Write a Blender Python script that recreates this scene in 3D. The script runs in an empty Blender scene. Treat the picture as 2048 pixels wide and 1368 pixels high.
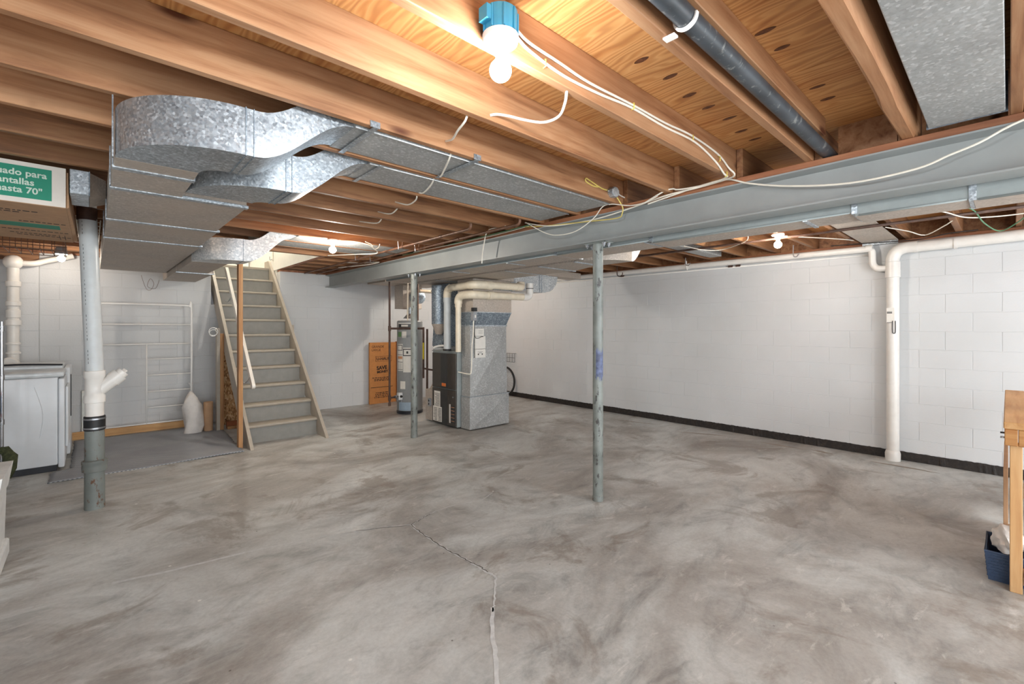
import bpy, bmesh, math, random
from mathutils import Vector, Matrix
random.seed(7)
PI = math.pi
SC = bpy.context.scene
COL = SC.collection

# ------------------------------------------------------------------ camera, world, exposure
cam_d = bpy.data.cameras.new('camera')
cam = bpy.data.objects.new('camera', cam_d)
COL.objects.link(cam)
cam.location = (0, 0, 1.45)
cam.rotation_euler = (PI/2, 0, -math.radians(42.61))
cam_d.sensor_width = 36
cam_d.lens = 36*913/2048
cam_d.shift_y = -29.5/2048
cam_d.clip_start = 0.02
SC.camera = cam
w = bpy.data.worlds.new('world')
SC.world = w
w.use_nodes = True
w.node_tree.nodes['Background'].inputs[0].default_value = (0.8, 0.85, 1, 1)
w.node_tree.nodes['Background'].inputs[1].default_value = 0.3
SC.view_settings.view_transform = 'Standard'
SC.view_settings.look = 'None'
SC.view_settings.gamma = 1
SC.view_settings.use_curve_mapping = False
SC.view_settings.exposure = 0.06
# unseen area lights added as soft fill, behind and left of the camera
for nm, x, y, sx, sz, pw, rz in (('fill_front', 1.9, -2.49, 7.6, 1.9, 250, 0.0), ('fill_left', -2.60, 0.6, 4.2, 1.2, 26, -PI/2)):
    ld = bpy.data.lights.new(nm, 'AREA'); ld.shape = 'RECTANGLE'; ld.size = sx; ld.size_y = sz
    ld.energy = pw; ld.color = (0.88, 0.95, 1.0)
    lo_ = bpy.data.objects.new(nm, ld); COL.objects.link(lo_)
    lo_.location = (x, y, 1.15 if rz == 0 else 1.6); lo_.rotation_euler = (PI/2, 0, PI+rz) if False else (PI/2, 0, rz)
BULB_W = dict(near=32, mid=46, back=9, right=26, unseen=84)   # radiant watts of the bulbs

# ------------------------------------------------------------------ materials
def srgb(r, g, b):
    f = lambda c: (c/255/12.92) if c/255 <= 0.04045 else ((c/255+0.055)/1.055)**2.4
    return (f(r), f(g), f(b), 1)

class NT:
    def __init__(s, name):
        s.m = bpy.data.materials.new(name); s.m.use_nodes = True
        s.t = s.m.node_tree; s.n = s.t.nodes; s.l = s.t.links
        s.b = s.n['Principled BSDF']
    def node(s, typ, **kw):
        nd = s.n.new(typ)
        for k, v in kw.items(): setattr(nd, k, v)
        return nd
    def coord(s, scale=(1, 1, 1), rot=(0, 0, 0), kind='Object', loc=(0, 0, 0)):
        tc = s.node('ShaderNodeTexCoord'); mp = s.node('ShaderNodeMapping')
        mp.inputs['Scale'].default_value = scale; mp.inputs['Rotation'].default_value = rot
        mp.inputs['Location'].default_value = loc
        s.l.new(tc.outputs[kind], mp.inputs[0]); return mp.outputs[0]
    def noise(s, vec, scale, detail=3, rough=0.55, dist=0):
        nd = s.node('ShaderNodeTexNoise'); s.l.new(vec, nd.inputs['Vector'])
        nd.inputs['Scale'].default_value = scale; nd.inputs['Detail'].default_value = detail
        nd.inputs['Roughness'].default_value = rough; nd.inputs['Distortion'].default_value = dist
        return nd.outputs['Fac']
    def voro(s, vec, scale, out='Color', feature='F1'):
        nd = s.node('ShaderNodeTexVoronoi', feature=feature); s.l.new(vec, nd.inputs['Vector'])
        nd.inputs['Scale'].default_value = scale
        return nd.outputs[out]
    def ramp(s, fac, stops, interp='LINEAR'):
        nd = s.node('ShaderNodeValToRGB'); s.l.new(fac, nd.inputs[0])
        cr = nd.color_ramp; cr.interpolation = interp
        while len(cr.elements) < len(stops): cr.elements.new(0.5)
        for e, (p, c) in zip(cr.elements, stops):
            e.position = p; e.color = c if isinstance(c, tuple) else (c, c, c, 1)
        return nd.outputs[0]
    def mix(s, fac, a, b, mode='MIX'):
        nd = s.node('ShaderNodeMix', data_type='RGBA', blend_type=mode)
        for sock, v in ((nd.inputs['Factor'], fac), (nd.inputs['A'], a), (nd.inputs['B'], b)):
            if isinstance(v, (int, float, tuple)): sock.default_value = v
            else: s.l.new(v, sock)
        return nd.outputs['Result']
    def col(s, c):
        if isinstance(c, tuple): s.b.inputs['Base Color'].default_value = c
        else: s.l.new(c, s.b.inputs['Base Color'])
    def rough(s, v):
        if isinstance(v, (int, float)): s.b.inputs['Roughness'].default_value = v
        else: s.l.new(v, s.b.inputs['Roughness'])
    def metal(s, v): s.b.inputs['Metallic'].default_value = v
    def bump(s, h, strength=0.3, dist=0.01):
        nd = s.node('ShaderNodeBump'); s.l.new(h, nd.inputs['Height'])
        nd.inputs['Strength'].default_value = strength; nd.inputs['Distance'].default_value = dist
        s.l.new(nd.outputs[0], s.b.inputs['Normal'])

M = {}
def plain(name, rgb, rough=0.5, metal=0, var=0.08, scale=14, bump=0.0):
    t = NT(name); c = srgb(*rgb)
    v = t.coord(); n = t.noise(v, scale, 4)
    lo = tuple(max(0, x*(1-var*1.6)) for x in c[:3])+(1,); hi = tuple(min(1, x*(1+var)) for x in c[:3])+(1,)
    t.col(t.ramp(n, [(0.3, lo), (0.7, hi)])); t.rough(rough); t.metal(metal)
    if bump: t.bump(t.noise(v, scale*5, 4), bump, 0.004)
    M[name] = t.m; return t.m

def wood(name, c1, c2, c3, axis='X', knots=True, rough=0.6, stretch=14, sc=1.0):
    t = NT(name)
    s = [stretch*sc]*3; s['XYZ'.index(axis)] = 0.9*sc
    oi = t.node('ShaderNodeObjectInfo')
    tc = t.node('ShaderNodeTexCoord')
    add = t.node('ShaderNodeVectorMath', operation='MULTIPLY_ADD')
    t.l.new(oi.outputs['Random'], add.inputs[0]); add.inputs[1].default_value = (13, 17, 9)
    t.l.new(tc.outputs['Object'], add.inputs[2])
    mp = t.node('ShaderNodeMapping'); mp.inputs['Scale'].default_value = s
    t.l.new(add.outputs[0], mp.inputs[0]); v = mp.outputs[0]
    g = t.noise(v, 1.6, 6, 0.62, 0.5)
    base = t.ramp(g, [(0.28, srgb(*c3)), (0.45, srgb(*c2)), (0.62, srgb(*c1)), (0.8, srgb(*c2))])
    mp2 = t.node('ShaderNodeMapping'); mp2.inputs['Scale'].default_value = (1.1, 1.1, 1.1)
    t.l.new(add.outputs[0], mp2.inputs[0])
    big = t.ramp(t.noise(mp2.outputs[0], 1.5, 3), [(0.3, 0.72), (0.7, 1.0)])
    c = t.mix(1.0, base, big, 'MULTIPLY')
    if knots:
        s2 = [7.5]*3; s2['XYZ'.index(axis)] = 2.4
        mp3 = t.node('ShaderNodeMapping'); mp3.inputs['Scale'].default_value = s2
        t.l.new(add.outputs[0], mp3.inputs[0])
        d = t.voro(mp3.outputs[0], 0.55, 'Distance')
        k = t.ramp(d, [(0.05, 1.0), (0.12, 0.0)])
        c = t.mix(k, c, srgb(92, 48, 26))
    oc = t.ramp(oi.outputs['Random'], [(0, 0.86), (1, 1.0)])
    c = t.mix(1.0, c, oc, 'MULTIPLY')
    t.col(c); t.rough(rough); t.bump(g, 0.12, 0.003)
    M[name] = t.m; return t.m

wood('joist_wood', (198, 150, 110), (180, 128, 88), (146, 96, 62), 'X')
wood('joist_wood_shaded', (174, 128, 88), (150, 103, 68), (112, 76, 50), 'X')  # darker joist wood, shade away from the near bulb put into the colour
wood('plate_wood', (190, 130, 92), (168, 108, 74), (134, 82, 54), 'Y', knots=False)
wood('stud_wood', (194, 146, 96), (176, 124, 76), (148, 98, 56), 'Z')
wood('bench_wood', (228, 180, 124), (218, 166, 108), (196, 138, 82), 'X')
wood('bench_leg_wood', (232, 186, 132), (222, 172, 116), (200, 144, 90), 'Z')
wood('bench_end_wood', (206, 152, 92), (190, 130, 72), (160, 102, 54), 'Y', stretch=20)

t = NT('plywood')      # rotary cut face, grain along Y
v = t.coord((1.0, 0.11, 1.0))
g = t.noise(v, 9, 3, 0.5, 1.2)
wv = t.node('ShaderNodeTexWave', wave_type='BANDS', bands_direction='X'); wv.inputs['Scale'].default_value = 5.5
wv.inputs['Distortion'].default_value = 15; wv.inputs['Detail'].default_value = 2.5; wv.inputs['Detail Scale'].default_value = 1.2
t.l.new(t.coord((1.0, 0.22, 1)), wv.inputs['Vector'])
c = t.ramp(wv.outputs['Fac'], [(0.0, srgb(164, 102, 52)), (0.25, srgb(202, 142, 82)), (0.75, srgb(218, 164, 106)), (1.0, srgb(186, 122, 64))])
c = t.mix(0.35, c, t.ramp(g, [(0.3, srgb(182, 116, 60)), (0.6, srgb(224, 170, 110))]))
bl = t.ramp(t.noise(t.coord((1.3, 0.8, 1)), 1.2, 3), [(0.3, 0.8), (0.7, 1.0)])
t.col(t.mix(1.0, c, bl, 'MULTIPLY')); t.rough(0.6); t.bump(g, 0.1, 0.002)
M['plywood'] = t.m
plain('knot_patch', (104, 62, 36), 0.6, var=0.35, scale=40)

def galv(name, dark, light, rough=0.38, metal=0.75, sc=46, dust=None):
    t = NT(name)
    v = t.coord()
    cells = t.voro(v, sc, 'Color')
    sep = t.node('ShaderNodeSeparateColor'); t.l.new(cells, sep.inputs[0])
    big = t.noise(v, 3.2, 3)
    c = t.ramp(sep.outputs[0], [(0.0, srgb(*dark)), (0.8, srgb(*light)), (1.0, tuple(min(1, x*1.35) for x in srgb(*light)[:3])+(1,))])
    c = t.mix(1.0, c, t.ramp(big, [(0.3, 0.78), (0.7, 1.0)]), 'MULTIPLY')
    if dust:
        c = t.mix(t.ramp(t.noise(v, 1.7, 4), [(0.35, 0.25), (0.65, 0.85)]), c, srgb(*dust))
    t.col(c); t.metal(metal)
    t.rough(t.ramp(sep.outputs[1], [(0, rough-0.08), (1, rough+0.14)]))
    t.bump(t.noise(v, 7, 2), 0.1, 0.01)
    M[name] = t.m; return t.m
galv('galvanized', (160, 168, 176), (200, 208, 214), sc=105)
galv('galvanized_flat', (168, 168, 166), (182, 183, 182), rough=0.5, metal=0.3, sc=90)
galv('galvanized_dusty', (168, 160, 152), (194, 186, 178), rough=0.55, metal=0.25, sc=90, dust=(186, 172, 158))
galv('galvanized_dark', (118, 130, 142), (158, 170, 180), rough=0.45, metal=0.6, sc=70)
galv('galvanized_bright', (200, 206, 210), (232, 236, 238), rough=0.4, metal=0.5, sc=70)

def painted(name, rgb, rust=(96, 60, 40), amount=0.0, rough=0.45, var=0.1, chips=None):
    t = NT(name); v = t.coord(); c = srgb(*rgb)
    n = t.noise(v, 4, 5)
    lo = tuple(x*(1-var*2) for x in c[:3])+(1,); hi = tuple(min(1, x*(1+var)) for x in c[:3])+(1,)
    cc = t.ramp(n, [(0.3, lo), (0.7, hi)])
    if amount:
        m = t.noise(t.coord((1, 1, 0.4)), 22, 6, 0.7)
        cc = t.mix(t.ramp(m, [(0.62-amount, 0.0), (0.68-amount, 1.0)]), cc, srgb(*rust))
    t.col(cc); t.rough(rough); t.bump(t.noise(v, 40, 4), 0.12, 0.003)
    M[name] = t.m; return t.m
painted('beam_paint', (152, 156, 155), (110, 96, 84), 0.0, 0.42, 0.05)
painted('column_paint', (132, 137, 132), (70, 68, 66), 0.06, 0.4, 0.22)
painted('cast_pipe_paint', (122, 127, 123), (96, 64, 42), 0.05, 0.5, 0.12)
plain('blue_smudge', (98, 108, 142), 0.5, var=0.35, scale=25)

t = NT('block_paint')
v = t.coord(kind='Object')
geo = t.node('ShaderNodeNewGeometry')
n1 = t.node('ShaderNodeTexNoise'); n1.inputs['Scale'].default_value = 0.9; n1.inputs['Detail'].default_value = 4
t.l.new(geo.outputs['Position'], n1.inputs['Vector'])
t.col(t.ramp(n1.outputs['Fac'], [(0.3, srgb(201, 202, 202)), (0.7, srgb(214, 215, 216))])); t.rough(0.55)
nb = t.node('ShaderNodeTexNoise'); nb.inputs['Scale'].default_value = 60; nb.inputs['Detail'].default_value = 5
t.l.new(geo.outputs['Position'], nb.inputs['Vector'])
t.bump(nb.outputs['Fac'], 0.35, 0.004)
M['block_paint'] = t.m
plain('white_paint', (238, 232, 222), 0.4, var=0.02)
plain('cream_paint', (242, 240, 234), 0.45, var=0.02)
plain('drywall', (238, 234, 226), 0.7, var=0.02)

t = NT('concrete')
v = t.coord(); v2 = t.coord((1, 1.5, 1), (0, 0, 0.5))
a = t.noise(v2, 0.62, 7, 0.64, 0.7)
b = t.noise(t.coord((1, 1.8, 1), (0, 0, -0.4)), 2.4, 9, 0.7, 1.0)
c3 = t.noise(v, 45, 5, 0.7)
d = t.noise(t.coord((1.0, 2.6, 1), (0, 0, 0.9), loc=(3, 1, 0)), 4, 8, 0.72, 0.5)
base = t.ramp(a, [(0.32, srgb(148, 142, 135)), (0.44, srgb(172, 169, 164)), (0.54, srgb(194, 195, 192)), (0.68, srgb(214, 216, 214))])
blot = t.ramp(b, [(0.32, 0.60), (0.44, 0.84), (0.54, 0.97), (0.66, 1.0)])
cc = t.mix(1.0, base, blot, 'MULTIPLY')
cc = t.mix(t.ramp(d, [(0.58, 0.0), (0.68, 0.5)]), cc, srgb(214, 212, 207))
st_ = t.noise(t.coord(loc=(7, 3, 0)), 1.5, 7, 0.68, 0.7)
cc = t.mix(t.ramp(st_, [(0.55, 0.0), (0.63, 0.55)]), cc, srgb(124, 111, 98))
cc = t.mix(1.0, cc, t.ramp(c3, [(0.3, 0.86), (0.6, 1.0)]), 'MULTIPLY')
vd = t.voro(v, 3.2, 'Distance'); cc = t.mix(t.ramp(vd, [(0.022, 0.8), (0.036, 0.0)]), cc, srgb(230, 228, 222))
vd = t.voro(t.coord(loc=(5, 9, 0)), 4.1, 'Distance'); cc = t.mix(t.ramp(vd, [(0.018, 0.8), (0.028, 0.0)]), cc, srgb(80, 72, 66))
t.col(cc); t.rough(t.ramp(b, [(0.3, 0.36), (0.7, 0.60)]))
t.bump(c3, 0.12, 0.003)
M['concrete'] = t.m
plain('crack_filler', (202, 203, 202), 0.6, var=0.1, scale=30)
plain('crack_dark', (92, 86, 78), 0.8, var=0.3, scale=60)
plain('slab_patch', (150, 138, 126), 0.6, var=0.15)
t = NT('tar'); v = t.coord(); n = t.noise(v, 30, 5, 0.7)
t.col(t.ramp(n, [(0.35, srgb(28, 24, 22)), (0.62, srgb(48, 40, 36)), (0.85, srgb(90, 80, 74))])); t.rough(0.6); t.bump(n, 0.5, 0.01); M['tar'] = t.m
plain('stair_paint', (134, 132, 126), 0.5, var=0.05)
plain('stair_edge', (162, 153, 139), 0.5, var=0.05)
plain('stringer_paint', (172, 162, 148), 0.5, var=0.05)
t = NT('rug'); v = t.coord()
ck = t.node('ShaderNodeTexChecker'); ck.inputs['Scale'].default_value = 62
ck.inputs['Color1'].default_value = srgb(100, 104, 112); ck.inputs['Color2'].default_value = srgb(200, 202, 204)
t.l.new(v, ck.inputs['Vector'])
t.col(t.mix(t.ramp(t.noise(v, 2.2, 4), [(0.35, 0.25), (0.7, 0.75)]), ck.outputs[0], srgb(134, 136, 142))); t.rough(0.95)
t.bump(ck.outputs['Fac'], 0.6, 0.004); M['rug'] = t.m
plain('white_pvc', (232, 228, 222), 0.32, var=0.03)
plain('cream_pvc', (226, 214, 192), 0.35, var=0.06)
plain('gray_pvc', (202, 206, 207), 0.35, var=0.04)
painted('black_pipe', (66, 71, 76), (120, 122, 120), 0.03, 0.4, 0.25)
plain('rubber', (28, 28, 30), 0.5)
plain('steel_clamp', (176, 178, 182), 0.3, 0.9)
plain('chrome', (190, 192, 196), 0.2, 0.95)
plain('iron_pipe', (84, 62, 52), 0.6, 0.2, var=0.25)
plain('copper_pipe', (118, 84, 64), 0.5, 0.2, var=0.3, scale=9)
plain('cable_white', (236, 230, 216), 0.45, var=0.05)
plain('cable_yellow', (222, 200, 110), 0.45, var=0.1)
plain('cable_green', (90, 140, 104), 0.5)
plain('cable_black', (40, 36, 34), 0.5)
plain('staple_yellow', (226, 206, 90), 0.5)
plain('box_blue', (60, 158, 200), 0.4, var=0.05)
plain('porcelain', (242, 242, 240), 0.25, var=0.01)
plain('grey_plastic', (150, 152, 156), 0.4)
plain('appliance_white', (222, 226, 230), 0.28, var=0.015)
plain('appliance_dark', (44, 46, 52), 0.35)
plain('appliance_top', (210, 214, 216), 0.2)
plain('heater_grey', (150, 152, 152), 0.4, var=0.04)
plain('heater_panel', (158, 176, 192), 0.4, var=0.06)
plain('label_white', (226, 222, 214), 0.6, var=0.03)
plain('label_ink', (60, 58, 58), 0.6)
plain('label_orange', (206, 150, 110), 0.6)
plain('label_green', (96, 132, 84), 0.6)
plain('label_yellow', (224, 200, 50), 0.5)
plain('furnace_dark', (82, 77, 72), 0.38, 0.3, var=0.06)
plain('furnace_mid', (66, 66, 66), 0.38, 0.3, var=0.06)
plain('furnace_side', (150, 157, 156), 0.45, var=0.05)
plain('logo_orange', (206, 110, 50), 0.5)
plain('board_white', (226, 228, 222), 0.5)
plain('cardboard', (196, 132, 74), 0.8, var=0.06)
plain('cardboard_dark', (150, 86, 48), 0.8, var=0.06)
plain('cardboard_light', (188, 150, 116), 0.85, var=0.05)
plain('box_front', (226, 218, 208), 0.75, var=0.03)
plain('print_green', (26, 136, 108), 0.6, var=0.02)
plain('print_light', (206, 222, 208), 0.6)
plain('print_black', (48, 34, 26), 0.7)
plain('basket_blue', (56, 76, 106), 0.55, var=0.1)
plain('cloth_white', (226, 220, 214), 0.95, var=0.06, bump=0.3)
plain('cloth_dark', (60, 62, 60), 0.95, var=0.3)
plain('rack_white', (246, 244, 240), 0.35, var=0.02)
plain('tyre', (34, 30, 28), 0.7)
plain('plastic_white', (232, 232, 230), 0.4)
plain('plastic_grey', (120, 126, 130), 0.5)
plain('detergent_red', (196, 50, 52), 0.5)
plain('detergent_blue', (70, 130, 190), 0.5, var=0.5, scale=60)
plain('leaf_green', (70, 76, 48), 0.8, var=0.35, scale=60, bump=0.8)
t = NT('osb'); v = t.coord(); c = t.voro(t.coord((1, 1, 0.5)), 60, 'Color'); sp = t.node('ShaderNodeSeparateColor'); t.l.new(c, sp.inputs[0])
t.col(t.ramp(sp.outputs[0], [(0, srgb(130, 86, 50)), (0.6, srgb(196, 150, 102)), (1, srgb(222, 190, 150))])); t.rough(0.85); M['osb'] = t.m

def emis(name, rgb, strength):
    m = bpy.data.materials.new(name); m.use_nodes = True
    nt = m.node_tree; nt.nodes.clear()
    o = nt.nodes.new('ShaderNodeOutputMaterial'); e = nt.nodes.new('ShaderNodeEmission')
    e.inputs[0].default_value = (*rgb, 1); e.inputs[1].default_value = strength
    nt.links.new(e.outputs[0], o.inputs[0]); M[name] = m
BULB_A = 4*PI*0.036**2
for k, rgb in (('near', (0.93, 0.97, 1.0)), ('mid', (1.0, 0.93, 0.83)), ('back', (1.0, 0.88, 0.74)), ('right', (1.0, 0.92, 0.82)), ('unseen', (0.92, 0.97, 1.0))):
    emis('bulb_'+k, rgb, BULB_W[k]/(PI*BULB_A))
emis('bulb_stair', (1.0, 0.94, 0.84), 95/(PI*BULB_A))

# ------------------------------------------------------------------ mesh builder
class B:
    def __init__(s): s.v = []; s.f = []; s.sm = []
    def add(s, vs, fs, smooth=False):
        o = len(s.v); s.v += [tuple(p) for p in vs]
        for f in fs: s.f.append([i+o for i in f]); s.sm.append(smooth)
        return s
    def box(s, x0, x1, y0, y1, z0, z1):
        vs = [(x, y, z) for z in (z0, z1) for y in (y0, y1) for x in (x0, x1)]
        return s.add(vs, [(0, 2, 3, 1), (4, 5, 7, 6), (0, 1, 5, 4), (2, 6, 7, 3), (0, 4, 6, 2), (1, 3, 7, 5)])
    def cham(s, x0, x1, y0, y1, z0, z1, c):
        """box whose eight corners and twelve edges are chamfered by c"""
        b = bmesh.new()
        bmesh.ops.create_cube(b, size=1)
        for p in b.verts:
            p.co = Vector((x0+(p.co.x+.5)*(x1-x0), y0+(p.co.y+.5)*(y1-y0), z0+(p.co.z+.5)*(z1-z0)))
        bmesh.ops.bevel(b, geom=list(b.edges), offset=c, segments=1, affect='EDGES')
        b.verts.index_update()
        s.add([p.co[:] for p in b.verts], [[q.index for q in f.verts] for f in b.faces]); b.free(); return s
    def round(s, x0, x1, y0, y1, z0, z1, c, seg=3):
        b = bmesh.new(); bmesh.ops.create_cube(b, size=1)
        for p in b.verts:
            p.co = Vector((x0+(p.co.x+.5)*(x1-x0), y0+(p.co.y+.5)*(y1-y0), z0+(p.co.z+.5)*(z1-z0)))
        bmesh.ops.bevel(b, geom=list(b.edges), offset=c, segments=seg, affect='EDGES', profile=0.5)
        b.verts.index_update()
        s.add([p.co[:] for p in b.verts], [[q.index for q in f.verts] for f in b.faces], True); b.free(); return s
    def prism(s, poly, axis, a, b, smooth=False):
        """polygon extruded along axis; poly is in the other two axes in xyz order"""
        n = len(poly)
        def pt(p, h):
            return {'X': (h, p[0], p[1]), 'Y': (p[0], h, p[1]), 'Z': (p[0], p[1], h)}[axis]
        vs = [pt(p, a) for p in poly]+[pt(p, b) for p in poly]
        fs = [tuple(range(n)), tuple(range(2*n-1, n-1, -1))]
        s.add(vs, fs)
        return s.add(vs, [(i, i+n, (i+1) % n+n, (i+1) % n) for i in range(n)], smooth)
    def tube(s, pts, r, n=10, smooth_path=0, caps=True, flat=None):
        P = [Vector(p) for p in pts]
        if smooth_path:
            Q = []
            for i in range(len(P)-1):
                p0 = P[max(i-1, 0)]; p1 = P[i]; p2 = P[i+1]; p3 = P[min(i+2, len(P)-1)]
                for k in range(smooth_path):
                    u = k/smooth_path
                    Q.append(0.5*((2*p1)+(p2-p0)*u+(2*p0-5*p1+4*p2-p3)*u*u+(3*p1-p0-3*p2+p3)*u**3))
            P = Q+[P[-1]]
        rs = r if isinstance(r, (list, tuple)) else [r]*len(P)
        T = [(P[min(i+1, len(P)-1)]-P[max(i-1, 0)]).normalized() for i in range(len(P))]
        u = T[0].orthogonal().normalized()
        if abs(T[0].z) < 0.9: u = Vector((0, 0, 1)).cross(T[0]).normalized()
        vs = []
        for i, p in enumerate(P):
            u = (u-T[i]*u.dot(T[i])).normalized(); w_ = T[i].cross(u)
            for k in range(n):
                a = 2*PI*k/n
                vs.append(p+(u*math.cos(a)+w_*math.sin(a)*(flat or 1))*rs[i])
        m = len(P)
        fs = [(i*n+k, i*n+(k+1) % n, (i+1)*n+(k+1) % n, (i+1)*n+k) for i in range(m-1) for k in range(n)]
        s.add(vs, fs, True)
        if caps:
            s.add(vs[:n], [tuple(range(n-1, -1, -1))]); s.add(vs[-n:], [tuple(range(n))])
        return s
    def ring(s, c, axis, R, r, n=28, m=8, arc=(0, 2*PI)):
        full = abs(arc[1]-arc[0]-2*PI) < 1e-6
        ax = 'XYZ'.index(axis); vs = []
        cnt = n if full else n+1
        for i in range(cnt):
            a = arc[0]+(arc[1]-arc[0])*i/n
            for k in range(m):
                b = 2*PI*k/m
                q = [0, 0, 0]; rr = R+r*math.cos(b)
                q[(ax+1) % 3] = rr*math.cos(a); q[(ax+2) % 3] = rr*math.sin(a); q[ax] = r*math.sin(b)
                vs.append((c[0]+q[0], c[1]+q[1], c[2]+q[2]))
        lim = n
        fs = [(i*m+k, i*m+(k+1) % m, ((i+1) % cnt)*m+(k+1) % m, ((i+1) % cnt)*m+k) for i in range(lim) for k in range(m)]
        return s.add(vs, fs, True)
    def lathe(s, prof, c=(0, 0, 0), axis='Z', n=24, smooth=True):
        """prof: (radius, height) from one end to the other"""
        ax = 'XYZ'.index(axis); vs = []
        for (r, h) in prof:
            for k in range(n):
                a = 2*PI*k/n; q = [0, 0, 0]
                q[(ax+1) % 3] = r*math.cos(a); q[(ax+2) % 3] = r*math.sin(a); q[ax] = h
                vs.append((c[0]+q[0], c[1]+q[1], c[2]+q[2]))
        fs = [(i*n+k, i*n+(k+1) % n, (i+1)*n+(k+1) % n, (i+1)*n+k) for i in range(len(prof)-1) for k in range(n)]
        s.add(vs, fs, smooth)
        if prof[0][0] > 1e-5: s.add(vs[:n], [tuple(range(n-1, -1, -1))])
        if prof[-1][0] > 1e-5: s.add(vs[-n:], [tuple(range(n))])
        return s
    def hexa(s, p):
        """8 corners: bottom four then top four, each ring counter-clockwise"""
        return s.add(p, [(3, 2, 1, 0), (4, 5, 6, 7), (0, 1, 5, 4), (1, 2, 6, 5), (2, 3, 7, 6), (3, 0, 4, 7)])
    def ribbon(s, pts, wd, z=0.001, th=0.001, jag=0.0):
        n = len(pts)
        L = []; R = []
        for i, (x, y) in enumerate(pts):
            a = Vector(pts[max(i-1, 0)]); b = Vector(pts[min(i+1, n-1)])
            t_ = (b-a).normalized(); nn = Vector((-t_.y, t_.x))
            ww = (wd[i] if isinstance(wd, list) else wd)/2
            L.append((x+nn.x*ww*(1+random.uniform(-jag, jag)), y+nn.y*ww*(1+random.uniform(-jag, jag)), z))
            R.append((x-nn.x*ww*(1+random.uniform(-jag, jag)), y-nn.y*ww*(1+random.uniform(-jag, jag)), z))
        vs = L+R
        return s.add(vs, [(i, n+i, n+i+1, i+1) for i in range(n-1)])

def subdiv(pts, k, jit=0.0):
    out = []
    for i in range(len(pts)-1):
        for j in range(k):
            u = j/k; q = [a+(b-a)*u for a, b in zip(pts[i], pts[i+1])]
            if j: q = [c+random.uniform(-jit, jit) for c in q]
            out.append(tuple(q))
    out.append(tuple(pts[-1])); return out

def wpos(o):
    p = Vector((0, 0, 0))
    while o is not None: p = p+Vector(o.location); o = o.parent
    return p

def obj(name, b, mat, parent=None, label=None, origin=None):
    off = wpos(parent) if parent is not None else Vector((0, 0, 0))
    loc = Vector((0, 0, 0))
    if origin is not None: loc = Vector(origin)-off
    tot = off+loc
    me = bpy.data.meshes.new(name)
    me.from_pydata([(p[0]-tot.x, p[1]-tot.y, p[2]-tot.z) for p in b.v], [], b.f)
    me.polygons.foreach_set('use_smooth', b.sm)
    me.materials.append(M[mat]); me.update()
    if any(b.sm):
        bm = bmesh.new(); bm.from_mesh(me); bmesh.ops.remove_doubles(bm, verts=bm.verts, dist=1e-5)
        for e in bm.edges:
            if len(e.link_faces) == 2 and e.calc_face_angle(0) > 0.7: e.smooth = False
        bmesh.ops.recalc_face_normals(bm, faces=bm.faces)
        bm.to_mesh(me); bm.free()
    o = bpy.data.objects.new(name, me); COL.objects.link(o)
    o.location = loc
    if parent is not None: o.parent = parent
    if label: o['label'] = label
    return o

def thing(name, label, cat, loc, group=None):
    o = bpy.data.objects.new(name, None); COL.objects.link(o)
    o.empty_display_size = 0.05
    o.location = loc; o['label'] = label; o['category'] = cat
    if group: o['group'] = group
    return o

def tag(o, label, cat, group=None):
    o['label'] = label; o['category'] = cat
    if group: o['group'] = group
    return o

def struct(name, b, mat, parent=None):
    o = obj(name, b, mat, parent)
    if parent is None: o['kind'] = 'structure'
    return o

def share(src, name, loc, parent=None, rot=None, scale=None):
    """another object on the same mesh data; loc in world"""
    o = bpy.data.objects.new(name, src.data); COL.objects.link(o)
    off = wpos(parent) if parent is not None else Vector((0, 0, 0))
    o.location = Vector(loc)-off
    if rot: o.rotation_euler = rot
    if scale: o.scale = scale
    if parent is not None: o.parent = parent
    return o

def text(name, s, size, at, face, mat, parent, bold=0.0, align='LEFT', tilt=0.0, sx=1.0):
    """flat printed lettering. face '-Y': reads along +X; face '-X': reads along -Y; face 'D': faces the (-X,-Y) diagonal; '-Z' underside"""
    cu = bpy.data.curves.new('t', 'FONT'); cu.body = s; cu.size = size; cu.offset = bold; cu.align_x = align; cu.extrude = 0.0006
    cu.resolution_u = 3
    tmp = bpy.data.objects.new('t', cu); COL.objects.link(tmp)
    dg = bpy.context.evaluated_depsgraph_get()
    me = bpy.data.meshes.new_from_object(tmp.evaluated_get(dg))
    bpy.data.objects.remove(tmp)
    X = {'-Y': Vector((1, 0, 0)), '-X': Vector((0, -1, 0)), 'D': Vector((0.677, -0.736, 0)).normalized(), '-Z': Vector((1, 0, 0))}[face]
    U = Vector((0, 0, 1)) if face != '-Z' else Vector((0, -1, 0))
    if face == 'D': X = Vector((0.736, -0.677, 0))
    N = X.cross(U)
    R = Matrix((X, U, N)).transposed()
    R = R @ Matrix.Rotation(tilt, 3, 'Z')
    off = wpos(parent)
    for v_ in me.vertices:
        v_.co = R @ Vector((v_.co.x*sx, v_.co.y, v_.co.z)) + Vector(at) - off
    me.name = name; me.materials.clear(); me.materials.append(M[mat])
    o = bpy.data.objects.new(name, me); COL.objects.link(o); o.parent = parent
    return o

# ------------------------------------------------------------------ the setting
XR, YB = 6.52, 8.20
floor = struct('floor', B().box(-2.8, 6.75, -2.7, 8.5, -0.12, 0), 'concrete')
def crack(pts, wd, mat, z=0.0012, k=6, jit=0.008, jag=0.4):
    return obj('crack', B().ribbon(subdiv(pts, k, jit), wd, z, jag=jag), mat, floor)

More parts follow.
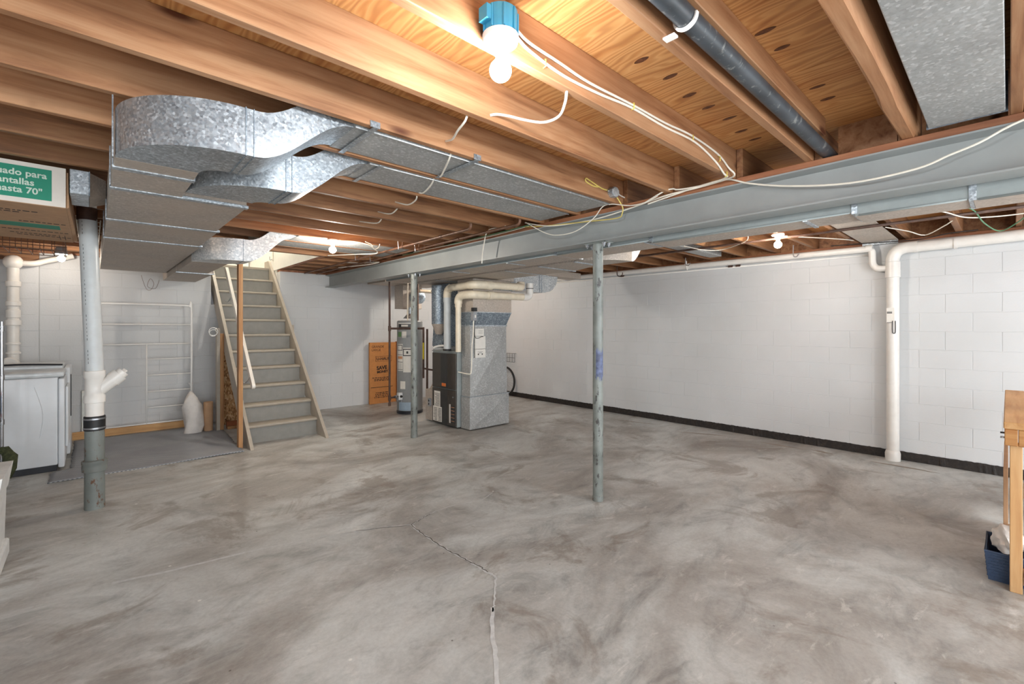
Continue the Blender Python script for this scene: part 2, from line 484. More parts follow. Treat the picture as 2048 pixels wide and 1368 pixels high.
COURSE = [0.0]+[0.235+0.195*k for k in range(12)]
block_protos = {}
def block_mesh(ln, ht, axis):
    key = (round(ln, 3), round(ht, 3), axis)
    if key not in block_protos:
        b = B()
        if axis == 'Y': b.cham(-0.02, 0.0, -ln/2, ln/2, -ht/2, ht/2, 0.002)   # front faces -X side
        else: b.cham(-ln/2, ln/2, -0.02, 0.0, -ht/2, ht/2, 0.002)
        me = bpy.data.meshes.new('block'); me.from_pydata(b.v, [], b.f); me.materials.append(M['block_paint'])
        block_protos[key] = me
    return block_protos[key]
def blocks(parent, axis, face, a0, a1, z0=0.0, z1=9, off=0.2436, skip=None):
    """courses of blocks whose back sits 4 mm into the wall face; axis is the direction the wall runs in"""
    for k in range(len(COURSE)-1):
        lo, hi = COURSE[k], COURSE[k+1]
        if lo < z0-0.01 or hi > z1+0.01: continue
        j0 = off+(0.2025 if k % 2 == 0 else 0)
        n = math.floor((a0-j0)/0.405)
        a = j0+n*0.405
        while a < a1-0.02:
            b0, b1 = max(a, a0), min(a+0.405, a1)
            a += 0.405
            if b1-b0 < 0.03: continue
            segs = [(b0, b1)]
            if skip and hi > skip[2]:
                segs = []
                if b0 < skip[0]: segs.append((b0, min(b1, skip[0])))
                if b1 > skip[1]: segs.append((max(b0, skip[1]), b1))
            for (c0, c1) in segs:
                if c1-c0 < 0.03: continue
                me = block_mesh(c1-c0-0.0045, hi-lo-0.0045, axis)
                o = bpy.data.objects.new('block', me); COL.objects.link(o)
                m_, zc = (c0+c1)/2, (lo+hi)/2
                jig = random.uniform(-0.0008, 0.0008)
                o.location = (face+0.0172+jig, m_, zc) if axis == 'Y' else (m_, face+0.0172+jig, zc)
                o.parent = parent

wr = struct('wall_right', B().box(XR, XR+0.18, -2.7, 8.5, 0, 2.38), 'block_paint')
blocks(wr, 'Y', XR, -0.45, YB)
OPX0, OPX1 = 1.33, 2.30
wb = struct('wall_back', B().box(-2.8, OPX0, YB, YB+0.18, 0, 2.38).box(OPX1, XR, YB, YB+0.18, 0, 2.38).box(OPX0, OPX1, YB, YB+0.18, 0, 1.795), 'block_paint')
blocks(wb, 'X', YB, -0.485, XR, skip=(OPX0, OPX1, 1.80), off=0.10)
pier = obj('pier', B().box(-2.4, -0.485, 8.12, 8.20, 0, 2.26), 'block_paint', wb)
blocks(wb, 'X', 8.12, -1.4, -0.485, z1=2.3, off=0.10)
struct('wall_left', B().box(-2.8, -2.62, -2.52, YB, 0, 2.38), 'block_paint')
struct('wall_front', B().box(-2.8, XR, -2.7, -2.52, 0, 2.38), 'block_paint')

# black damp proofing along the foot of the right wall, ragged along both edges
b = B(); ys = [-0.45+0.02*i for i in range(int(8.65/0.02))]
up = []; lo = []
for y_ in ys:
    up.append((XR-0.0085, y_, 0.096+random.uniform(-0.003, 0.003)))
    lo.append((XR-0.010-max(0, random.gauss(0, 0.003)), y_, 0.0015))
n = len(ys)
b.add(lo+up, [(i, i+n, i+n+1, i+1) for i in range(n-1)])
struct('baseboard_right', b, 'tar')

# ceiling: subfloor sheets and joists
ceil = struct('ceiling', B().box(-2.8, OPX0-0.04, -2.7, 8.38, 2.622, 2.66).box(OPX1+0.04, XR+0.18, -2.7, 8.38, 2.622, 2.66).box(OPX0-0.04, OPX1+0.04, -2.7, 6.29, 2.622, 2.66), 'plywood')
xs = [-2.8, -1.22, 0.0, OPX0-0.04, OPX1+0.04, 3.5, 4.72, 5.94, XR+0.1]
yy = [-2.7, -0.2, 2.27, 4.7, 6.29, 8.3]
for i in range(len(xs)-1):
    for j in range(len(yy)-1):
        if i == 3 and j == 4: continue
        obj('subfloor_panel', B().box(xs[i]+0.0015, xs[i+1]-0.0015, yy[j]+0.0015, yy[j+1]-0.0015, 2.60, 2.62), 'plywood', ceil, origin=(xs[i]+0.3*(i+j), yy[j], 2.6))
def knot(x, y, a, bb):
    pts = []
    for k in range(16):
        u = k/16*2*PI; pts.append((x+bb*math.sin(u), y+a*math.cos(u)*(1-0.18*abs(math.sin(u)))))
    obj('knot_patch', B().prism(pts, 'Z', 2.5988, 2.601), 'knot_patch', ceil)
for x, y in [(1.74, 1.069), (1.951, 1.05), (2.177, 1.069), (2.369, 1.06), (2.578, 1.037), (2.799, 1.06), (2.981, 1.048), (1.923, .639), (2.088, .63), (2.552, .618), (2.722, .615)]:
    knot(x, y, random.uniform(0.030, 0.040), random.uniform(0.013, 0.017))
def joist(x0, x1, y1, wd=0.04, z0=2.41, mat='joist_wood_shaded'):
    return obj('joist', B().cham(x0, x1, y1-wd, y1, z0, 2.60, 0.003), mat, ceil, origin=((x0+x1)/2, y1, z0))
FE = [-2.13, -1.70, -1.27, -0.85, -0.43, -0.005, 0.80, 1.235, 1.665, 2.09]+[2.09+0.42*k for k in range(1, 15)]
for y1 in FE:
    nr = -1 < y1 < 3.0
    mt = 'joist_wood' if nr else 'joist_wood_shaded'
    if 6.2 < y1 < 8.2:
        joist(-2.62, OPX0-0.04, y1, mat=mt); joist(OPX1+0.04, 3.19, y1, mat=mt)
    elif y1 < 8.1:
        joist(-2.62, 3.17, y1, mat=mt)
    if y1 < 8.1: joist(3.07, XR+0.1, y1-0.042, mat='joist_wood_shaded')
# one bark-edged double joist and the short sister piece beside the black pipe
b = B(); N_ = 40; ring_ = []
for i in range(N_+1):
    x = -2.62+5.78*i/N_; q = 0.004*math.sin(i*0.9)+random.uniform(-0.004, 0.004)
    ring_.append([(x, 0.305, 2.60), (x, 0.305, 2.452+q*0.4), (x, 0.326+q*0.4, 2.41), (x, 0.372+q, 2.414), (x, 0.39+q*0.7, 2.445), (x, 0.39, 2.60)])
vs = [p for r_ in ring_ for p in r_]; m_ = 6
b.add(vs, [(i*m_+k, i*m_+(k+1) % m_, (i+1)*m_+(k+1) % m_, (i+1)*m_+k) for i in range(N_) for k in range(m_)]+[tuple(range(6)), tuple(N_*6+5-k for k in range(6))])
obj('joist', b, 'joist_wood', ceil, label='thick bark-edged joist', origin=(0, .39, 2.41))
joist(3.07, XR+0.1, 0.36, 0.05)
joist(-2.62, 2.97, 0.722, 0.042, 2.50, 'joist_wood')
# rim boards and sills on the walls, header and trimmers of the stair opening
for (x0, x1, y0, y1, z0, z1) in [(XR+0.02, XR+0.12, -2.6, 8.2, 2.38, 2.41), (OPX1, XR, YB, YB+0.15, 2.38, 2.41), (-2.62, OPX0, YB-0.02, YB+0.15, 2.38, 2.41)]:
    obj('sill_plate', B().box(x0, x1, y0, y1, z0, z1), 'plate_wood', ceil)
obj('rim_board', B().box(XR+0.10, XR+0.14, -2.7, 8.4, 2.41, 2.6), 'joist_wood_shaded', ceil)
obj('rim_board', B().box(-2.7, OPX0, YB+0.04, YB+0.08, 2.41, 2.6).box(OPX1+0.04, XR, YB+0.04, YB+0.08, 2.41, 2.6), 'joist_wood_shaded', ceil)
obj('rim_board', B().box(-2.8, XR, -2.66, -2.62, 2.38, 2.6).box(-2.7, -2.66, -2.62, 8.3, 2.38, 2.6), 'joist_wood_shaded', ceil)
obj('rim_board', B().box(-2.4, -0.485, 8.13, 8.19, 2.262, 2.378), 'joist_wood_shaded', ceil)
obj('header', B().box(OPX0-0.04, OPX1+0.04, 6.25, 6.33, 2.41, 2.6), 'joist_wood_shaded', ceil)
obj('trimmer', B().box(OPX1, OPX1+0.04, 6.33, 8.2, 2.41, 2.6), 'plate_wood', ceil)
obj('trimmer', B().box(OPX0-0.04, OPX0, 6.33, 8.2, 2.41, 2.6), 'plate_wood', ceil)
obj('beam_plate', B().cham(3.055, 3.19, -2.6, 8.2, 2.37, 2.41, 0.002), 'plate_wood', ceil)
for y0, y1, x0 in [(-0.43, -0.045, 3.14), (0.0, 0.30, 3.14), (0.40, 0.66, 3.15), (2.51, 2.89, 3.15)]:
    obj('blocking', B().box(x0, x0+0.035, y0, y1, 2.41, 2.6), 'joist_wood', ceil)

# stairwell above the stairs
wl = struct('wall_stair_right', B().box(OPX1+0.001, OPX1+0.03, 6.335, YB-0.001, 2.602, 4.6).box(OPX1+0.001, OPX1+0.12, YB+0.19, 10.2, 1.8, 4.6).box(OPX1-0.012, OPX1-0.001, 6.335, 10.2, 2.42, 4.6), 'cream_paint')
struct('wall_stair_left', B().box(OPX0-0.12, OPX0, YB+0.19, 10.2, 1.8, 4.6).box(OPX0+0.001, OPX0+0.012, 6.335, 10.2, 2.42, 4.6), 'cream_paint')
struct('wall_stair_back', B().box(OPX0-0.1, OPX1+0.1, 10.2, 10.3, 1.8, 4.6), 'cream_paint')
struct('ceiling_stair', B().box(OPX0-0.1, OPX1+0.1, 6.2, 10.3, 4.6, 4.7), 'drywall')
struct('wall_stair_front', B().box(OPX0-0.1, OPX1+0.1, 6.22, 6.334, 2.665, 4.6), 'cream_paint')
dr = struct('door_1', B().box(OPX0+0.10, OPX1-0.10, 10.14, 10.175, 2.49, 4.45), 'cream_paint')
for (x0, x1) in ((OPX0+0.19, 1.775), (1.855, OPX1-0.19)):
    for (z0, z1) in ((2.64, 3.30), (3.42, 4.30)):
        obj('door_panel', B().cham(x0, x1, 10.128, 10.141, z0, z1, 0.006), 'cream_paint', dr)
struct('trim_1', B().box(OPX0+0.03, OPX0+0.10, 10.13, 10.199, 2.49, 4.52).box(OPX1-0.10, OPX1-0.03, 10.13, 10.199, 2.49, 4.52), 'cream_paint')

# ------------------------------------------------------------------ steel beam and columns
def ibeam():
    x0, x1, z0, z1, tf, tw = 3.04, 3.205, 2.155, 2.37, 0.013, 0.012
    xc = (x0+x1)/2
    return [(x0, z0), (x1, z0), (x1, z0+tf*0.7), (xc+tw, z0+tf*1.5), (xc+tw, z1-tf*1.5), (x1, z1-tf*.7), (x1, z1), (x0, z1), (x0, z1-tf*.7), (xc-tw, z1-tf*1.5), (xc-tw, z0+tf*1.5), (x0, z0+tf*.7)]
b = B().prism([(p[0], p[1]) for p in ibeam()], 'Y', -2.5, 8.19)
beam = tag(obj('steel_beam', b, 'beam_paint', origin=(3.12, 3, 2.155)), 'long grey painted steel beam carrying the joists', 'beam')
def column(x, y, label, r, smudge=False):
    t_ = thing('steel_column', label, 'column', (x, y, 0), 'grey steel columns under the beam')
    obj('post', B().lathe([(r, 0.0), (r, 2.147)], (x, y, 0), n=32), 'column_paint', t_)
    cp = obj('cap_plate', B().cham(x-0.055, x+0.055, y-0.115, y+0.115, 2.147, 2.1545, 0.001), 'column_paint', t_)
    for dx, dy in ((-0.033, 0.085), (0.033, 0.085), (-0.033, -0.085), (0.033, -0.085)):
        obj('bolt', B().lathe([(0.0, 2.112), (0.006, 2.113), (0.006, 2.126), (0.014, 2.127), (0.014, 2.140), (0.018, 2.141), (0.018, 2.147)], (x+dx, y+dy, 0), n=8, smooth=False), 'steel_clamp', cp)
    obj('base_collar', B().lathe([(r+0.003, 0.0005), (r+0.003, 0.035), (r+0.0005, 0.042)], (x, y, 0), n=24), 'cast_pipe_paint', t_)
    if smudge:
        b = B(); n_ = 14
        vs = []
        for i in range(n_+1):
            a = math.radians(195+90*i/n_)
            zt, zb = 1.26+random.uniform(-.03, .03), 1.02+random.uniform(-.03, .03)
            for z_ in (zb, zt): vs.append((x+(r+0.0008)*math.cos(a), y+(r+0.0008)*math.sin(a), z_))
        b.add(vs, [(2*i, 2*i+2, 2*i+3, 2*i+1) for i in range(n_)], True)
        obj('paint_smear', b, 'blue_smudge', t_, label='smeared blue paint band at chest height')
    return t_
column(3.123, 2.33, 'near grey steel column with a blue paint smear', 0.043, True)
column(3.123, 5.30, 'far grey steel column standing in front of the water heater', 0.043)

# ------------------------------------------------------------------ ductwork left of the beam
def arc_duct(cx, cy, ro, ri, z0, z1, n=20, a0=180, a1=270):
    """quarter elbow in plan, from heading +Y ends (a=180) to heading +X (a=270)"""
    b = B(); vs = []
    for i in range(n+1):
        a = math.radians(a0+(a1-a0)*i/n); c_, s_ = math.cos(a), math.sin(a)
        vs += [(cx+ri*c_, cy+ri*s_, z0), (cx+ro*c_, cy+ro*s_, z0), (cx+ro*c_, cy+ro*s_, z1), (cx+ri*c_, cy+ri*s_, z1)]
    fs = [(i*4+k, i*4+(k+1) % 4, (i+1)*4+(k+1) % 4, (i+1)*4+k) for i in range(n) for k in range(4)]
    b.add(vs, fs, True); b.add(vs[:4], [(3, 2, 1, 0)]); b.add(vs[-4:], [(0, 1, 2, 3)])
    return b
def offset_duct(x0, x1, y0, y1, za, zb, h, n=16):
    b = B(); vs = []
    for i in range(n+1):
        u = i/n; z_ = za+(zb-za)*(0.5-0.5*math.cos(PI*u)); x = x0+(x1-x0)*u
        hh = h[0]+(h[1]-h[0])*u if isinstance(h, tuple) else h
        vs += [(x, y0, z_), (x, y1, z_), (x, y1, z_+hh), (x, y0, z_+hh)]
    fs = [(i*4+k, i*4+(k+1) % 4, (i+1)*4+(k+1) % 4, (i+1)*4+k) for i in range(n) for k in range(4)]
    b.add(vs, fs, True); b.add(vs[:4], [(3, 2, 1, 0)]); b.add(vs[-4:], [(0, 1, 2, 3)])
    return b
G, GF, GD = 'galvanized', 'galvanized_flat', 'galvanized_dusty'
ZT = 2.165
md = thing('supply_duct', 'wide galvanized duct hung under the joists, with two curved branches at its near end', 'duct', (0.3, 4.5, 2.1))
XL = 0.07
segs = [(2.54, 2.70, 0.365), (2.70, 3.10, 0.365), (3.10, 4.02, 0.685), (4.02, 4.86, 0.70), (4.86, 7.55, 0.715)]
for i, (y0, y1, x1) in enumerate(segs):
    obj('trunk_section', B().cham(XL, x1, y0+0.001, y1-0.001, ZT, 2.37, 0.003), GD, md)
    if i: obj('drive_cleat', B().cham(XL-0.006, x1+0.006, y0-0.02, y0+0.02, ZT-0.006, ZT+0.012, 0.002).box(XL-0.006, XL-0.001, y0-0.02, y0+0.02, ZT, 2.37), G, md)
# branch one
obj('elbow', arc_duct(0.47, 2.54, 0.40, 0.105, ZT, 2.36), G, md)
obj('seam_rib', B().box(0.468, 0.472, 2.137, 2.438, ZT-0.004, 2.364).box(0.498, 0.5015, 2.137, 2.438, ZT-0.003, 2.363), 'galvanized_dark', md)
obj('collar', B().box(0.472, 0.50, 2.140, 2.435, ZT, 2.36), G, md)
obj('offset_section', offset_duct(0.50, 0.93, 2.140, 2.435, ZT, 2.415, (0.195, 0.165)), G, md)
bd1 = obj('bay_duct', B().cham(0.93, 2.99, 2.115, 2.45, 2.413, 2.575, 0.003), GF, md)
# branch two
obj('elbow', arc_duct(0.75, 2.955, 0.385, 0.07, ZT, 2.36), G, md)
obj('seam_rib', B().box(0.748, 0.752, 2.567, 2.888, ZT-0.004, 2.364).box(0.778, 0.7815, 2.567, 2.888, ZT-0.003, 2.363), 'galvanized_dark', md)
obj('collar', B().box(0.752, 0.78, 2.57, 2.885, ZT, 2.36), G, md)
obj('offset_section', offset_duct(0.78, 1.20, 2.57, 2.862, ZT, 2.415, (0.195, 0.165)), G, md)
obj('bay_duct', B().cham(1.20, 2.99, 2.535, 2.865, 2.413, 2.575, 0.003), GF, md)
# straps
for x, y0, y1 in ((1.0, 2.05, 2.47), (1.62, 2.05, 2.47)):
    obj('hanger_strap', B().box(x-0.014, x+0.014, y0-0.002, y1, 2.402, 2.405).box(x-0.03, x+0.02, y0-0.006, y0-0.001, 2.402, 2.432), G, md)
obj('hanger_strap', B().box(1.25, 1.275, 2.51, 2.90, 2.403, 2.406), G, md)
obj('hanger_strap', B().box(XL-0.010, XL-0.005, 2.50, 2.525, ZT-0.01, 2.47).box(XL-0.05, XL-0.005, 2.50, 2.525, 2.467, 2.472), G, md)
obj('seam_rib', B().tube([(1.2+.0, 2.535, 2.41), (2.99, 2.535, 2.41)], 0.004, 6), 'galvanized_bright', md)
obj('seam_rib', B().tube([(0.93, 2.118, 2.411), (2.99, 2.118, 2.411)], 0.004, 6), 'galvanized_bright', md)

sd = thing('branch_duct', 'lower galvanized duct running back to the stairs, with a spangled elbow at its near end', 'duct', (0.9, 6.7, 2.05))
Z3 = 2.105
obj('elbow', arc_duct(1.10, 5.49, 0.375, 0.06, Z3, 2.32), 'galvanized_bright', sd)
obj('trunk_section', B().cham(0.73, 1.04, 5.50, 6.6, Z3, 2.32, 0.003), GD, sd)
obj('trunk_section', B().cham(0.725, 1.10, 6.602, 7.95, Z3-0.005, 2.32, 0.003), GD, sd)
obj('drive_cleat', B().box(0.72, 1.105, 6.58, 6.62, Z3-0.012, Z3-0.005), G, sd)
obj('collar', B().box(1.102, 1.125, 5.12, 5.425, Z3, 2.32), 'galvanized_bright', sd)
obj('seam_rib', B().box(1.098, 1.102, 5.112, 5.432, Z3-0.004, 2.324), 'galvanized_dark', sd)
obj('offset_section', offset_duct(1.125, 1.60, 5.12, 5.40, Z3, 2.415, (0.215, 0.16)), 'galvanized_bright', sd)
obj('bay_duct', B().cham(1.60, 3.0, 5.05, 5.40, 2.413, 2.57, 0.003), GF, sd)
t2 = thing('bay_duct', 'flat galvanized duct between joists just before the stair opening', 'duct', (2.2, 5.6, 2.4))
obj('duct_section', B().cham(1.45, 3.0, 5.46, 5.82, 2.413, 2.57, 0.003), GF, t2)
obj('duct_section', B().cham(1.30, 1.448, 5.46, 5.82, 2.40, 2.57, 0.003), GF, t2)

jd = thing('joist_duct', 'smooth galvanized duct between the joists at the top right', 'duct', (1.5, 0.13, 2.4))
obj('duct_section', B().cham(-1.5, 2.985, 0.008, 0.262, 2.412, 2.585, 0.003), GF, jd)
obj('end_flange', B().box(2.986, 2.998, 0.0, 0.27, 2.411, 2.59), 'galvanized_dark', jd)

# small angled boot left of the main duct
bt = thing('duct_boot', 'small angled galvanized duct boot between the white box and the main duct', 'duct', (-0.05, 3.9, 2.25))
obj('boot', B().cham(-0.098, -0.012, 3.76, 4.12, 2.245, 2.39, 0.003), 'galvanized', bt)
obj('neck', B().hexa([(-0.011, 3.79, 2.245), (0.066, 3.93, 2.29), (0.066, 4.20, 2.29), (-0.011, 4.12, 2.245), (-0.011, 3.79, 2.39), (0.066, 3.93, 2.39), (0.066, 4.20, 2.39), (-0.011, 4.12, 2.39)]), GD, bt)
obj('seam_rib', B().box(-0.0125, -0.0095, 3.757, 3.79, 2.243, 2.39), 'galvanized_dark', bt)

# ------------------------------------------------------------------ ductwork right of the beam
ra = thing('trunk_duct', 'long grey trunk duct running along the far side of the steel beam', 'duct', (3.4, 3, 2.1))
for (y0, y1, x1, zb) in ((-2.4, 0.12, 3.46, 2.08), (0.12, 0.60, 3.47, 2.088), (0.60, 1.90, 3.50, 2.108), (1.90, 2.9, 3.56, 2.128), (2.9, 6.3, 3.62, 2.135)):
    obj('trunk_section', B().cham(3.235, x1, y0+0.001, y1-0.001, zb, 2.36, 0.003), GD, ra)
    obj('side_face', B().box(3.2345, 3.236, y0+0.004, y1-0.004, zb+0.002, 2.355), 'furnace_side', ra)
    obj('drive_cleat', B().box(3.228, x1+0.004, y0-0.014, y0+0.014, zb-0.006, 2.30), G, ra)
    obj('seam_rib', B().tube([(3.232, y0+0.02, zb+0.004), (3.232, y1-0.02, zb+0.004)], 0.006, 6), 'furnace_side', ra)
for y_, zb in ((0.85, 2.105), (1.95, 2.124), (3.6, 2.13), (4.6, 2.13)):
    obj('cross_strap', B().box(3.235, 3.50, y_-0.012, y_+0.012, zb-0.004, zb+0.002), G, ra)
rb = thing('return_duct', 'second grey trunk duct above the furnace with a curved elbow end', 'duct', (4.0, 4.3, 2.1))
obj('trunk_section', B().cham(3.68, 4.30, 3.55, 5.0, 2.13, 2.36, 0.003), GD, rb)
obj('trunk_section', B().cham(3.68, 4.64, 5.002, 6.3, 2.13, 2.36, 0.003), GD, rb)
obj('trunk_section', B().hexa([(3.68, 3.05, 2.13), (4.08, 3.05, 2.13), (4.30, 3.549, 2.13), (3.68, 3.549, 2.13), (3.68, 3.05, 2.36), (4.08, 3.05, 2.36), (4.30, 3.549, 2.36), (3.68, 3.549, 2.36)]), GD, rb)
obj('drive_cleat', B().box(3.672, 4.305, 3.535, 3.565, 2.122, 2.13), G, rb)
obj('drive_cleat', B().box(3.672, 4.09, 3.03, 3.055, 2.122, 2.13), G, rb)
obj('elbow', arc_duct(4.10, 3.049, 0.42, 0.02, 2.13, 2.36), GD, rb)
obj('elbow_outlet', offset_duct(4.101, 4.45, 2.632, 3.03, 2.13, 2.415, (0.23, 0.15)), 'galvanized_bright', rb)
obj('bay_duct', B().cham(4.45, 6.3, 2.64, 2.80, 2.413, 2.57, 0.003), GF, rb)
for y_ in (4.1, 5.6):
    obj('cross_strap', B().box(3.66, 4.4, y_-0.012, y_+0.012, 2.124, 2.1285), G, rb)
# branch toward the right wall, behind the furnace
rc = thing('round_heel_duct', 'short spangled galvanized duct with rounded heel right of the white flue pipes', 'duct', (5.1, 5.4, 2.1))
b = B(); poly = [(4.66, 2.02), (5.50, 2.02)]
for i in range(9):
    a = math.radians(-90+90*i/8); poly.append((5.50+0.28*math.cos(a), 2.30+0.27*math.sin(a)))
poly += [(4.66, 2.30)]
obj('duct_section', B().prism(poly, 'Y', 5.15, 5.50, False), 'galvanized_bright', rc)
obj('seam_rib', B().box(5.33, 5.345, 5.140, 5.149, 2.012, 2.302).box(5.385, 5.395, 5.140, 5.149, 2.012, 2.302), G, rc)
obj('bay_duct', B().box(5.50, 6.4, 5.15, 5.40, 2.305, 2.405), GD, rc)
for y0, y1, x0, x1, lb in ((0.80, 1.14, 4.3, 6.45, 'flat galvanized panned duct between joists near the right wall, above the white drain pipe'),):
    q = thing('panned_duct', lb, 'duct', (5.4, y0, 2.4)); obj('duct_section', B().box(x0, x1, y0+0.01, y1-0.02, 2.40, 2.408), GD, q)
    obj('end_cap', B().box(x1-0.02, x1, y0+0.01, y1-0.02, 2.37, 2.40), G, q)
q = thing('metal_flashing', 'bent grey sheet metal lying on the beam behind the joist ends', 'metal sheet', (3.3, 1.0, 2.41))
obj('sheet', B().box(3.20, 3.60, 0.84, 1.12, 2.412, 2.45), GF, q)

# ------------------------------------------------------------------ staircase
st = thing('staircase', 'steep grey painted staircase rising through the opening beside the back wall', 'staircase', (1.83, 6.2, 0))
NY = [6.35+0.23*k for k in range(11)]; NZ = [0.224+0.2243*k for k in range(11)]
for k in range(11):
    y0 = NY[k]; z1 = NZ[k]
    y1 = (y0+0.262) if k < 10 else 10.12
    if k < 10:
        b = B().box(1.412, 2.248, y0+0.01, y1, z1-0.034, z1)
        vs = B(); poly = [(y0+0.012, z1-0.034), (y0+0.003, z1-0.028), (y0, z1-0.017), (y0+0.003, z1-0.006), (y0+0.012, z1)]
        tr = obj('tread', B().prism(poly+[(y1, z1), (y1, z1-0.034)], 'X', 1.412, 2.248), 'stair_edge', st)
    else:
        obj('landing_floor', B().box(OPX0+0.014, OPX1-0.014, y0, y1, z1-0.034, z1), 'stair_edge', st)
    zb = 0.001 if k == 0 else NZ[k-1]+0.0005
    if k < 10: obj('riser', B().box(1.412, 2.248, y0+0.028, y0+0.046, zb, z1-0.035), 'stair_paint', st)
    else: obj('riser', B().box(1.412, 2.248, y0+0.012, y0+0.03, zb, z1-0.035), 'stair_paint', st)
for x0 in (1.372, 2.250):
    obj('stringer', B().prism([(6.03, 0.0), (6.34, 0.0), (8.93, 2.46), (8.93, 2.60), (8.70, 2.60)], 'X', x0, x0+0.038), 'stringer_paint', st)
obj('stringer_stub', B().prism([(7.56, 1.485), (7.65, 1.485), (7.65, 0.001), (7.56, 0.001)], 'X', 2.290, 2.325), 'stringer_paint', st)

hr = thing('handrail', 'white board handrail slanting up along the left side of the stairs', 'handrail', (1.42, 6.9, 1.5))
d_ = Vector((0, 1.62, 1.69)).normalized(); p0 = Vector((1.435, 6.18, 0.74)); p1 = p0+d_*2.15
nrm = Vector((0, -d_.z, d_.y)); poly = []
for a in range(7):
    u = PI/2+PI*a/6; q = p0+d_*(0.036*math.cos(u)*1.0)+nrm*(0.036*math.sin(u)); poly.append((q.y, q.z))
poly += [((p1-nrm*0.036).y, (p1-nrm*0.036).z), ((p1+nrm*0.036).y, (p1+nrm*0.036).z)]
obj('rail_board', B().prism(poly, 'X', 1.415, 1.450), 'white_paint', hr)
obj('bracket', B().tube([(1.335, 6.30, 0.80), (1.37, 6.30, 0.77), (1.40, 6.28, 0.80), (1.416, 6.26, 0.84)], 0.006, 8, 4), 'steel_clamp', hr)
obj('bracket', B().tube([(1.35, 7.3, 1.82), (1.38, 7.3, 1.80), (1.416, 7.3, 1.86)], 0.006, 8, 4), 'steel_clamp', hr)

tag(obj('wood_post', B().cham(1.288, 1.334, 6.222, 6.311, 0, 2.409, 0.002), 'stud_wood', origin=(1.31, 6.26, 0)), 'tall bare wooden post at the foot of the stairs', 'post')
sp_ = thing('short_post', 'short wooden post against the left stair stringer, painted on its left face', 'post', (1.33, 7.55, 0))
obj('stud', B().cham(1.325, 1.371, 7.50, 7.59, 0, 1.36, 0.002), 'stud_wood', sp_)
poly = [(1.285, 0), (1.324, 0), (1.324, 1.42)]+[(1.3045+0.0195*math.cos(a), 1.42+0.0195*math.sin(a)) for a in (0.5, 1.0, 1.57, 2.1, 2.6)]+[(1.285, 1.42)]
obj('painted_side', B().prism(poly, 'Y', 7.50, 7.59), 'stringer_paint', sp_)
q = thing('floor_block', 'small wooden frame block on the floor under the stairs', 'wood block', (1.45, 7.6, 0))
obj('block', B().cham(1.415, 1.70, 7.50, 7.54, 0, 0.04, 0.002), 'stud_wood', q)
obj('block', B().cham(1.415, 1.70, 7.545, 7.60, 0.0, 0.10, 0.002), 'cardboard_dark', q)
b = B().hexa([(1.43, 7.90, 0.0), (2.2, 7.90, 0.0), (2.2, 7.93, 0.0), (1.43, 7.93, 0.0), (1.43, 8.12, 1.25), (2.2, 8.12, 1.25), (2.2, 8.15, 1.25), (1.43, 8.15, 1.25)])
tag(obj('flake_board', b, 'osb', origin=(1.8, 7.9, 0)), 'flaky brown board leaning on the wall under the stairs', 'board')
b = B()
for a in range(2):
    b.ring((1.24, 7.49-0.012*a, 1.37+0.02*a), 'Y', 0.045+0.008*a, 0.004, 20, 6)
b.tube([(1.26, 7.48, 1.41), (1.28, 7.495, 1.44), (1.283, 7.50, 1.42)], 0.004, 6, 3)
tag(obj('wire_hangers', b, 'rack_white', origin=(1.25, 7.49, 1.37)), 'white wire hanger loops hooked on the short stair post', 'hanger')
# bag and brown paper roll beside the short post
b = B(); prof = [(0.001, 0.0), (0.10, 0.004), (0.115, 0.12), (0.12, 0.30), (0.11, 0.50), (0.08, 0.56), (0.03, 0.59), (0.001, 0.592)]
b.lathe(prof, (1.02, 7.62, 0.0), n=18)
b.v = [(1.02+(x-1.02)*(1+0.15*math.sin(13*z+40*y))+0.03*math.sin(7*z), y+0.014*math.cos(11*z+y*17), z*(0.84+0.12*math.sin(26*x))) for x, y, z in b.v]
tag(obj('laundry_bag', b, 'cloth_white', origin=(1.02, 7.62, 0)), 'slumped white cloth bag on the rug before the white rack', 'bag')
b = B().lathe([(0.001, 0.0), (0.055, 0.002), (0.058, 0.40), (0.052, 0.405), (0.001, 0.39)], (1.20, 7.60, 0.0), n=18)
tag(obj('paper_roll', b, 'cardboard_light', origin=(1.20, 7.60, 0)), 'brown paper roll standing left of the short stair post', 'paper roll')

# switch bracket on the stairwell wall
q = thing('wall_hook', 'small white bracket on the stairwell wall above the right stringer', 'hook', (2.28, 8.1, 2.55))
obj('plate', B().cham(2.272, 2.2875, 8.52, 8.58, 2.60, 2.84, 0.003), 'white_paint', q)
obj('hook', B().tube([(2.272, 8.55, 2.62), (2.24, 8.55, 2.60), (2.235, 8.55, 2.66)], 0.006, 8, 3), 'steel_clamp', q)

# ------------------------------------------------------------------ light fixtures
def bulb(t_, x, y, z, kind):
    """z is the bottom of the lampholder"""
    obj('socket', B().lathe([(0.024, z+0.001), (0.020, z-0.018), (0.0001, z-0.018)][:2], (x, y, 0), n=20), 'porcelain', t_)
    c = z-0.070; R = 0.036
    prof = [(0.0135, z-0.016), (0.0145, z-0.030)]
    for i in range(3, 15):
        a = PI*i/14; prof.append((max(R*math.sin(a), 0.0004), c+R*math.cos(a)))
    obj('bulb', B().lathe(prof, (x, y, 0), n=20), 'bulb_'+kind, t_, label='glowing light bulb')
f1 = thing('ceiling_light', 'bare bulb in a white lampholder under a blue round box near the camera', 'light fixture', (0.99, 1.13, 2.39))
fx, fy = 0.99, 1.132
b = B().lathe([(0.054, 2.408), (0.056, 2.485), (0.053, 2.487), (0.048, 2.42)], (fx, fy, 0), n=28, smooth=False)
